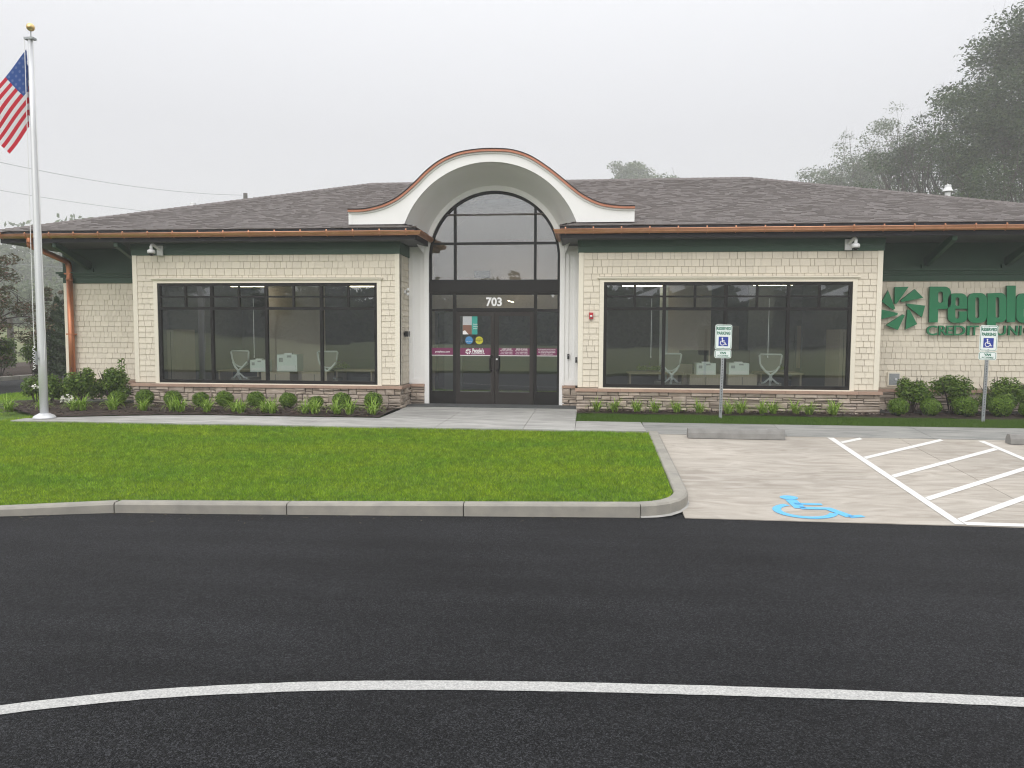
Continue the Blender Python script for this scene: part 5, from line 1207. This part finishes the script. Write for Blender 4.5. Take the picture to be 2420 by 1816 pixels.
# leafy shrubs
def shrub(name, x, y, z, rad, h, n, label, cat, grp=None, lmat='shrub', lsize=.06, flowers=0, lumps=9, stemc=10):
    r = empty(name, (0, 0, 0), label=label, cat=cat, group=grp)
    C = []; D_ = []
    for k in range(lumps):
        a = random.uniform(0, 6.28); rr = rad*random.uniform(.1, .62); cz = h*random.uniform(.35, .78); cr = min(rad, h)*random.uniform(.34, .5)
        P, d = ball_pts(n//lumps, cr, .35); P += np.array([rr*math.cos(a), rr*math.sin(a), cz]); C.append(P); D_.append(d)
    C = np.concatenate(C); D_ = np.concatenate(D_); ok = C[:, 2] > .02; C, D_ = C[ok], D_[ok]
    V, F = leaves(C, lsize, D_*.6+np.array([0, 0, .5])); npmesh('foliage', V, F, M[lmat], r)
    m = MB()
    for k in range(stemc): a = random.uniform(0, 6.28); q = rad*random.uniform(.2, .7); m.tube([(0.03*math.cos(a), .03*math.sin(a), -.05), (q*.5*math.cos(a), q*.5*math.sin(a), h*.4), (q*math.cos(a), q*math.sin(a), h*random.uniform(.7, .98))], [.012, .009, .004], 5)
    m.build('stems', M['trunk'], r)
    if flowers:
        idx = rng.choice(len(C), flowers*4, replace=False); top = sorted(idx, key=lambda i: -C[i][2]-.4*abs(C[i][1]))[:flowers]
        P = np.concatenate([C[top]+D_[top]*.03+rng.normal(size=(len(top), 3))*.02 for _ in range(5)]); V, F = leaves(P, .05, np.tile([0, -.3, 1.], (len(P), 1)), .9); npmesh('blossoms', V, F, M['flower'], r)
    r.location = (x, y, z); return r
for k, (px, rad, h, lb) in enumerate(((106, .42, .62, 'leafy green shrub just right of the flagpole foot'), (175, .50, .84, 'tallest leafy shrub between flagpole and left wing'), (240, .46, .82, 'leafy shrub against the corner of the left wing'))):
    Y = (14.6, 14.8, 15.1)[k]; q = at(px*KD, 930, Y); shrub('leafy_shrub', float(q[0]), Y, .46, rad, h, 5200, lb, 'shrub', 'leafy shrubs in the left bed', lsize=.055)
x = float(at(258*KD, 880, 15.35)[0]); m = MB(); m.tube([(0, 0, 0), (.02, 0, .5), (.03, 0, .98)], .008, 5)
P = np.array([[.025+.06*math.cos(k*2.4), .06*math.sin(k*2.4), .45+.53*k/40] for k in range(40)]); o = empty('young_sapling', (0, 0, 0), label='single upright leafy shoot behind the shrub at the left wing corner', cat='sapling')
m.build('stem', M['trunk'], o); V, F = leaves(P, .08); npmesh('foliage', V, F, M['shrub'], o); o.location = (x, 15.4, .46)
for k, (px, rad, h, lb) in enumerate(((1968, .44, .80, 'leafy green shrub right of the right wing corner'), (2058, .48, .80, 'leafy green shrub between the low wall box and the second signpost'), (2155, .50, .78, 'leafy green shrub directly behind the second signpost'), (2232, .46, .70, 'leafy green shrub at the right edge of the bed'))):
    q = at(px*KD, 930, 15.45); shrub('leafy_shrub', float(q[0]), 15.45, .46, rad, h, 4200, lb, 'shrub', 'leafy shrubs before the right recessed wall', lsize=.055)
# white hydrangea heads left in the bed
for k, (px, py, Y, lb) in enumerate(((145, 862, 13.9, 'cluster of drooping white blossoms low in the left bed'), (85, 836, 14.4, 'spray of white blossoms on the shrub left of the flagpole'))):
    q = at(px*KD, py*KD, Y); c = np.array([float(q[0]), Y, float(q[2])]); P = c+rng.normal(size=(46, 3))*np.array([.075, .04, .04 if k == 0 else .02]); V, F = leaves(P, .055, None, .8); npmesh('white_flowers', V, F, M['flower'], label=lb, cat='flowers')
q = at(78*KD, 935, 15.2); shrub('leafy_shrub', float(q[0]), 15.2, .44, .42, .60, 3000, 'leafy shrub behind the flagpole, left of the others', 'shrub', 'leafy shrubs in the left bed', lsize=.055)

# --- trees
def branches(m, p, d, L_, r, depth, tips, r_, spread=.55, up=.15, taper=.62, k=(2, 3)):
    n = 4; pts = [p]; q = Vector(p); dd = Vector(d)
    for i in range(n):
        dd = (dd+Vector((r_.gauss(0, .10), r_.gauss(0, .10), r_.gauss(0, .06)+up*.1))).normalized(); q = q+dd*(L_/n); pts.append(tuple(q))
    m.tube(pts, [r*(1-(1-taper)*i/n) for i in range(n+1)], 6 if depth > 1 else 4, cap=False)
    tips.append((Vector(pts[2]), depth)); tips.append((q.copy(), depth))
    if depth == 0: return
    for j in range(r_.randint(*k)+(1 if depth > 3 else 0)):
        a = r_.uniform(0, 6.283); o = dd.orthogonal().normalized(); o.rotate(Matrix.Rotation(a, 3, dd)); nd = (dd*(1-spread*.5)+o*spread*r_.uniform(.7, 1.25)+Vector((0, 0, up))).normalized()
        s = pts[r_.choice((2, 3, 4))] if j else pts[4]
        branches(m, tuple(s), nd, L_*r_.uniform(.62, .82), r*taper*r_.uniform(.7, .95), depth-1, tips, r_, spread, up, taper, k)
def tree(name, x, y, z, h, spread_r, nleaf, lsize, label, cat, grp=None, lmat='tree', seed=1, depth=4, dens=1.0, lean_=(0, 0), up=.15, trunk_f=.28, kk=(2, 3), sp=.6, clump=.06, rtrunk=None, ncl_=None):
    global rng
    rng_keep = rng; rng = np.random.default_rng(seed*17+5); r_ = random.Random(seed); m = MB(); tips = []; rt = rtrunk or h*.018
    T = h*trunk_f; m.tube([(0, 0, -.5), (lean_[0]*.3, lean_[1]*.3, T*.5), (lean_[0], lean_[1], T)], [rt*1.25, rt*1.05, rt*.85], 8)
    L0 = (h-T)*.36
    for j in range(5): a = j*1.26+r_.uniform(-.3, .3); s_ = .75 if j else .15; branches(m, (lean_[0], lean_[1], T*(.8+.05*j) if j else T), Vector((s_*math.cos(a), s_*math.sin(a), 1)).normalized(), L0*r_.uniform(.85, 1.1), rt*.6, depth, tips, r_, sp, up, .66, kk)
    P = np.array([tuple(t) for t, d in tips if d <= 2]); wq = np.array([1.0 if d <= 1 else .5 for t, d in tips if d <= 2]); 
    sc_h = (h-T*.3)/max(P[:, 2].max(), .1)*1.0; rad = np.percentile(np.hypot(P[:, 0]-lean_[0], P[:, 1]-lean_[1]), 95); sxy = spread_r/rad; szz = h/P[:, 2].max()
    S = np.array([sxy, sxy, szz]); ncl = ncl_ or max(40, nleaf//95); pick = rng.choice(len(P), min(ncl, len(P)), replace=False, p=wq/wq.sum()); ncl = len(pick)
    rc_ = h*clump*rng.uniform(.6, 1.5, ncl); who = rng.choice(ncl, nleaf, p=rc_**2/(rc_**2).sum()); dd_ = rand_dirs(nleaf)*(rng.uniform(.15, 1, nleaf)**.55)[:, None]
    dd_[:, 2] = dd_[:, 2]*.5-.12*(dd_[:, 0]**2+dd_[:, 1]**2)
    C = P[pick][who]*S+dd_*rc_[who][:, None]
    Vb = np.array(m.v)*S; r = empty(name, (0, 0, 0), label=label, cat=cat, group=grp)
    me = bpy.data.meshes.new('trunk'); me.from_pydata([tuple(v) for v in Vb], [], m.f); link('trunk', me, M['trunk'], r, True)
    V, F = leaves(C, lsize, np.tile([0, 0, .9], (nleaf, 1))); npmesh('crown', V, F, M[lmat], r); r.location = (x, y, z); rng = rng_keep; return r
def tX(px, Y): return float(at(px*KD, 700, Y)[0])
def tH(py, Y): return float(at(1106*KD, py*KD, Y)[2])
gR = 'tall trees behind the right end of the building'
Y = 70; tree('deciduous_tree', tX(2290, Y), Y, -.2, tH(-60, Y)+.3, 9.60, 65000, 0.31, 'tallest dark tree at the right edge, cut by the frame', 'tree', gR, seed=3, clump=.055, depth=5, trunk_f=.16, ncl_=420)
Y = 64; tree('deciduous_tree', tX(2175, Y), Y, -.2, tH(170, Y), 5.28, 37500, 0.27, 'dark tree in front of the tallest one, right of the white roof vent', 'tree', gR, seed=9, clump=.060, depth=4, trunk_f=.18, ncl_=260)
Y = 77; tree('locust_tree', tX(2040, Y), Y, -.2, tH(206, Y), 6.2, 12500, 0.26, 'airy tree with a leaning trunk showing through its crown', 'tree', gR, seed=12, lean_=(-.8, 0), clump=.045, depth=4, trunk_f=.34, up=.3, ncl_=85)
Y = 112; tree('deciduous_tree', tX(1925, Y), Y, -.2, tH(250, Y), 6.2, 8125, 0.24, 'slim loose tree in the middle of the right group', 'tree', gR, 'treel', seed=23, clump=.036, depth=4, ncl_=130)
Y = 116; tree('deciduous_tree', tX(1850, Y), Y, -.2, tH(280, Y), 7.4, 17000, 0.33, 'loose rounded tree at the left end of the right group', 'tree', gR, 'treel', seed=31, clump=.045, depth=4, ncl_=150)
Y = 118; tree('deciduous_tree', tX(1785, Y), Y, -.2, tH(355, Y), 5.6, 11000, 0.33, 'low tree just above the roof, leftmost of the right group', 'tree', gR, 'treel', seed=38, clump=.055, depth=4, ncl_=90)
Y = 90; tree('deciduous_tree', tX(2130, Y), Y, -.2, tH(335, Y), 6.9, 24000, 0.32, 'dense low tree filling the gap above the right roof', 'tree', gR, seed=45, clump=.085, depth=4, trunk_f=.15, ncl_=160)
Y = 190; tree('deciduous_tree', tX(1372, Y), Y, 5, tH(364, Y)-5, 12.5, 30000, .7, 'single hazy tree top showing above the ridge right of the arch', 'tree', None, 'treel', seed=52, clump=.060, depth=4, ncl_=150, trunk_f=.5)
# left side: crab apple, arborvitae, viburnum, foggy woods
Y = 21; tree('crab_apple_tree', tX(-38, Y), Y, .6, tH(515, Y)-.2, 2.15, 8200, .10, 'reddish-leaved ornamental tree reaching in from the left edge', 'tree', None, 'redleaf', seed=64, depth=4, trunk_f=.2, ncl_=230, clump=.05, sp=.95, up=-.02, rtrunk=.08)
Y = 24; tree('crab_apple_tree', tX(148, Y), Y, .6, tH(640, Y)-.2, 1.3, 3200, .10, 'second reddish ornamental tree half hidden behind the building corner', 'tree', None, 'redleaf', seed=70, depth=3, trunk_f=.3, clump=.04, sp=.9, rtrunk=.05)
def arbor(px, Y, h, rad, label, n=9000):
    r = empty('arborvitae', (0, 0, 0), label=label, cat='shrub'); z = rng.uniform(0, 1, n)**1.15; a = rng.uniform(0, 6.283, n); rr = rad*(1-z)**.75*rng.uniform(.55, 1, n)*(1+.25*np.sin(z*40+a*3))
    C = np.stack([rr*np.cos(a), rr*np.sin(a), z*h], 1); V, F = leaves(C, .11, np.stack([np.cos(a), np.sin(a), np.full(n, .4)], 1), .4); npmesh('foliage', V, F, M['conif'], r)
    m = MB(); m.tube([(0, 0, -.2), (0, 0, h*.9)], [.06, .01], 6); m.build('trunk', M['trunk'], r); r.location = (tX(px, Y), Y, .6); return r
arbor(122, 22.5, 2.55, .62, 'narrow dark evergreen column between flagpole and building corner')
gV = 'flowering shrubs on the mulch island'
for px, Y, rad, h, lb in ((68, 22, .72, 1.25, 'rounded shrub with pale blossoms left of the flagpole'), (-5, 22.5, .8, 1.35, 'rounded shrub with pale blossoms cut by the left edge'), (140, 26, .8, 1.6, 'rounded shrub with pale blossoms against the building corner')):
    shrub('flowering_shrub', tX(px, Y), Y, .62, rad, h, 3600, lb, 'shrub', gV, lsize=.09, flowers=34, lumps=8)
def woods(name, boxes, n, ls, lmat, label, grp=None):
    Cs = []
    for (x0, x1, y0, y1, zb, ht) in boxes:
        k = n//len(boxes); x = rng.uniform(x0, x1, k); y = rng.uniform(y0, y1, k)
        top = ht*(.72+.12*np.sin(x*.35+1)+.10*np.sin(x*.9+y*.2)+.08*np.sin(x*2.1)); z = zb+top*rng.uniform(0, 1, k)**.75
        Cs.append(np.stack([x, y, z], 1))
    C = np.concatenate(Cs); V, F = leaves(C, ls, np.tile([0, -.3, .6], (len(C), 1))); return npmesh(name, V, F, M[lmat], kind='stuff', label=label, cat='woods')
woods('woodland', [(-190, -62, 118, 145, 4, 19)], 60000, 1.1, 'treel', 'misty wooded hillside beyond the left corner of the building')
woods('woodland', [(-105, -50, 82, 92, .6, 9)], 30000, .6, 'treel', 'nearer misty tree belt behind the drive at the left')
for k, (px, Y, h) in enumerate(((18, 40, 2.6), (78, 44, 2.2))):
    x = tX(px, Y); m = MB(); m.tube([(x, Y, .2), (x+.05, Y, h*.6+.3), (x+.02, Y, h+.2)], [.22, .17, .14], 8); o = m.build('bare_trunk', M['trunk'], label='dark bare trunk in the mist left of the flagpole' if k == 0 else 'faint bare trunk in the mist near the flagpole', cat='tree trunk', group='bare trunks in the meadow')
# across the road behind the photographer (seen only in the glass)
woods('woodland', [(-170, 170, -125, -112, 0, 15.0), (-170, 170, -111, -104, 0, 12)], 150000, 1.3, 'tree', 'dark tree belt across the road, mirrored in the windows')
tree('street_tree', -16.4, -7.5, .1, 5.3, 1.1, 5200, .16, 'young upright tree mirrored in the left window', 'tree', None, 'tree', seed=80, clump=.05, depth=3, trunk_f=.3, sp=.4, rtrunk=.05)
sheet('verge', [(-60, -22, .12), (60, -22, .12), (60, -5.5, .12), (-60, -5.5, .12)], M['meadow'], .2, kind='structure')

# --- utility pole and wires
Y = 60; q = at(530*KD, 418*KD, Y); m = MB(); x, zt = float(q[0]), float(q[2]); m.tube([(x, Y, 0), (x, Y, zt)], [.22, .17], 10); up_ = m.build('utility_pole', M['trunk2'] if 'trunk2' in M else mat('weathered_pole', (.12, .11, .10), .9), label='top of a grey utility pole above the left roof slope', cat='utility pole')
m = MB(); m.box(x-.75, x-.2, Y-.05, Y+.05, zt-.75, zt-.65); m.build('insulator', M['galv'], up_)
def wire(p, q_, sag, name='overhead_wire', **kw):
    m = MB(); pts = []
    for i in range(25):
        t_ = i/24; v = np.array(p)*(1-t_)+np.array(q_)*t_; v[2] -= sag*4*t_*(1-t_); pts.append(tuple(v))
    m.tube(pts, .014, 4); m.build(name, M['galv'], **kw)
a = at(60, 355, 30); wire(at(523*KD, 422*KD, 60), at(-600, 225, 30), 1.0, label='thin wire running to the utility pole across the left sky', cat='wire', group='overhead wires')
wire(at(600, 520, 60), at(-700, 300, 36), .9, label='lower thin wire dropping behind the left roof slope', cat='wire', group='overhead wires')
wire(at(-200, 600, 60), at(300, 640, 60), .2, label='thin wire under the left eave in front of the misty trees', cat='wire', group='overhead wires')

# ================================================================== grass
def blades(name, polyf, n, x0, x1, ya, yb, hgt, mt, label, wd=.0055):
    x = rng.uniform(x0, x1, n); y = rng.uniform(ya, yb, n); z, ok = polyf(x, y); x, y, z = x[ok], y[ok], z[ok]; n = len(x)
    a = rng.uniform(0, 6.283, n); h = hgt*rng.uniform(.6, 1.25, n); h *= 1+.18*np.sin(x*3.1+1.7*np.sin(y*2.3))*np.sin(y*4.3+x)
    w_ = wd*rng.uniform(.6, 1.2, n)*(1+.06*(y-8)); ln = rng.normal(size=(n, 2))*.55*h[:, None]
    c, s = np.cos(a)*w_/2, np.sin(a)*w_/2
    V = np.stack([np.stack([x-c, y-s, z], 1), np.stack([x+c, y+s, z], 1), np.stack([x+ln[:, 0], y+ln[:, 1], z+h], 1)], 1).reshape(-1, 3)
    F = np.arange(3*n).reshape(-1, 3); return npmesh(name, V, F, mt, kind='stuff', label=label, cat='grass')
kx = np.array([c[0] for c in cols]); ky = np.array([c[1] for c in cols])
def f_main(x, y):
    yc = np.interp(x, kx, ky); z = np.where(y < 12.2, .15+(np.clip(y, 7, 12.2)-8.2)*.07, .43)-.02; return z, (y > yc+.01) & (x < 1.03-.0)
blades('grass', f_main, 600000, -11.2, 1.03, 6.2, 12.17, .036, M['grassblade'], 'short bright green mown grass of the front lawn')
blades('grass', lambda x, y: (np.full(len(x), .41), y > 13.40), 90000, -.15, 8.9, 13.40, 14.72, .055, M['grassdark'], 'darker grass strip in front of the right wing')
blades('grass', lambda x, y: (np.full(len(x), .36)+(x > -10.4)*.05, (x < -10.12) & (y < 12.75+(-10.1-x)*.8)), 60000, -15.6, -10.1, 11.2, 16.5, .05, M['grassblade'], 'grass left of the flagpole beside the bed')
blades('grass', lambda x, y: (np.full(len(x), .32), x < -12.6), 30000, -15.6, -12.6, 16, 22, .05, M['grassblade'], 'grass between the drive and the building corner')

cx_ = rng.uniform(-6.2, .6, 46); P = np.stack([cx_, np.interp(cx_, [p[0] for p in kf], [p[1] for p in kf])-rng.exponential(.10, 46)-.03, np.full(46, .006)], 1)
V, F = leaves(P, .07, np.tile([0, 0, 8.], (46, 1)), .06); npmesh('grass_clippings', V, F, mat('dry_clippings', (.30, .27, .14), .9), kind='stuff', label='dry grass clippings scattered along the foot of the kerb', cat='clippings')
# ================================================================== haze
hm = bpy.data.materials.new('haze'); hm.use_nodes = True; t = hm.node_tree; t.nodes.clear(); pv = N(t, 'ShaderNodeVolumePrincipled'); pv.inputs['Color'].default_value = (.985, .98, 1, 1); pv.inputs['Density'].default_value = 0.0022; pv.inputs['Anisotropy'].default_value = .1
o_ = N(t, 'ShaderNodeOutputMaterial'); t.links.new(pv.outputs[0], o_.inputs['Volume'])
m = MB(); m.box(-450, 450, -450, 450, -3, 52); m.build('haze', hm, kind='stuff')
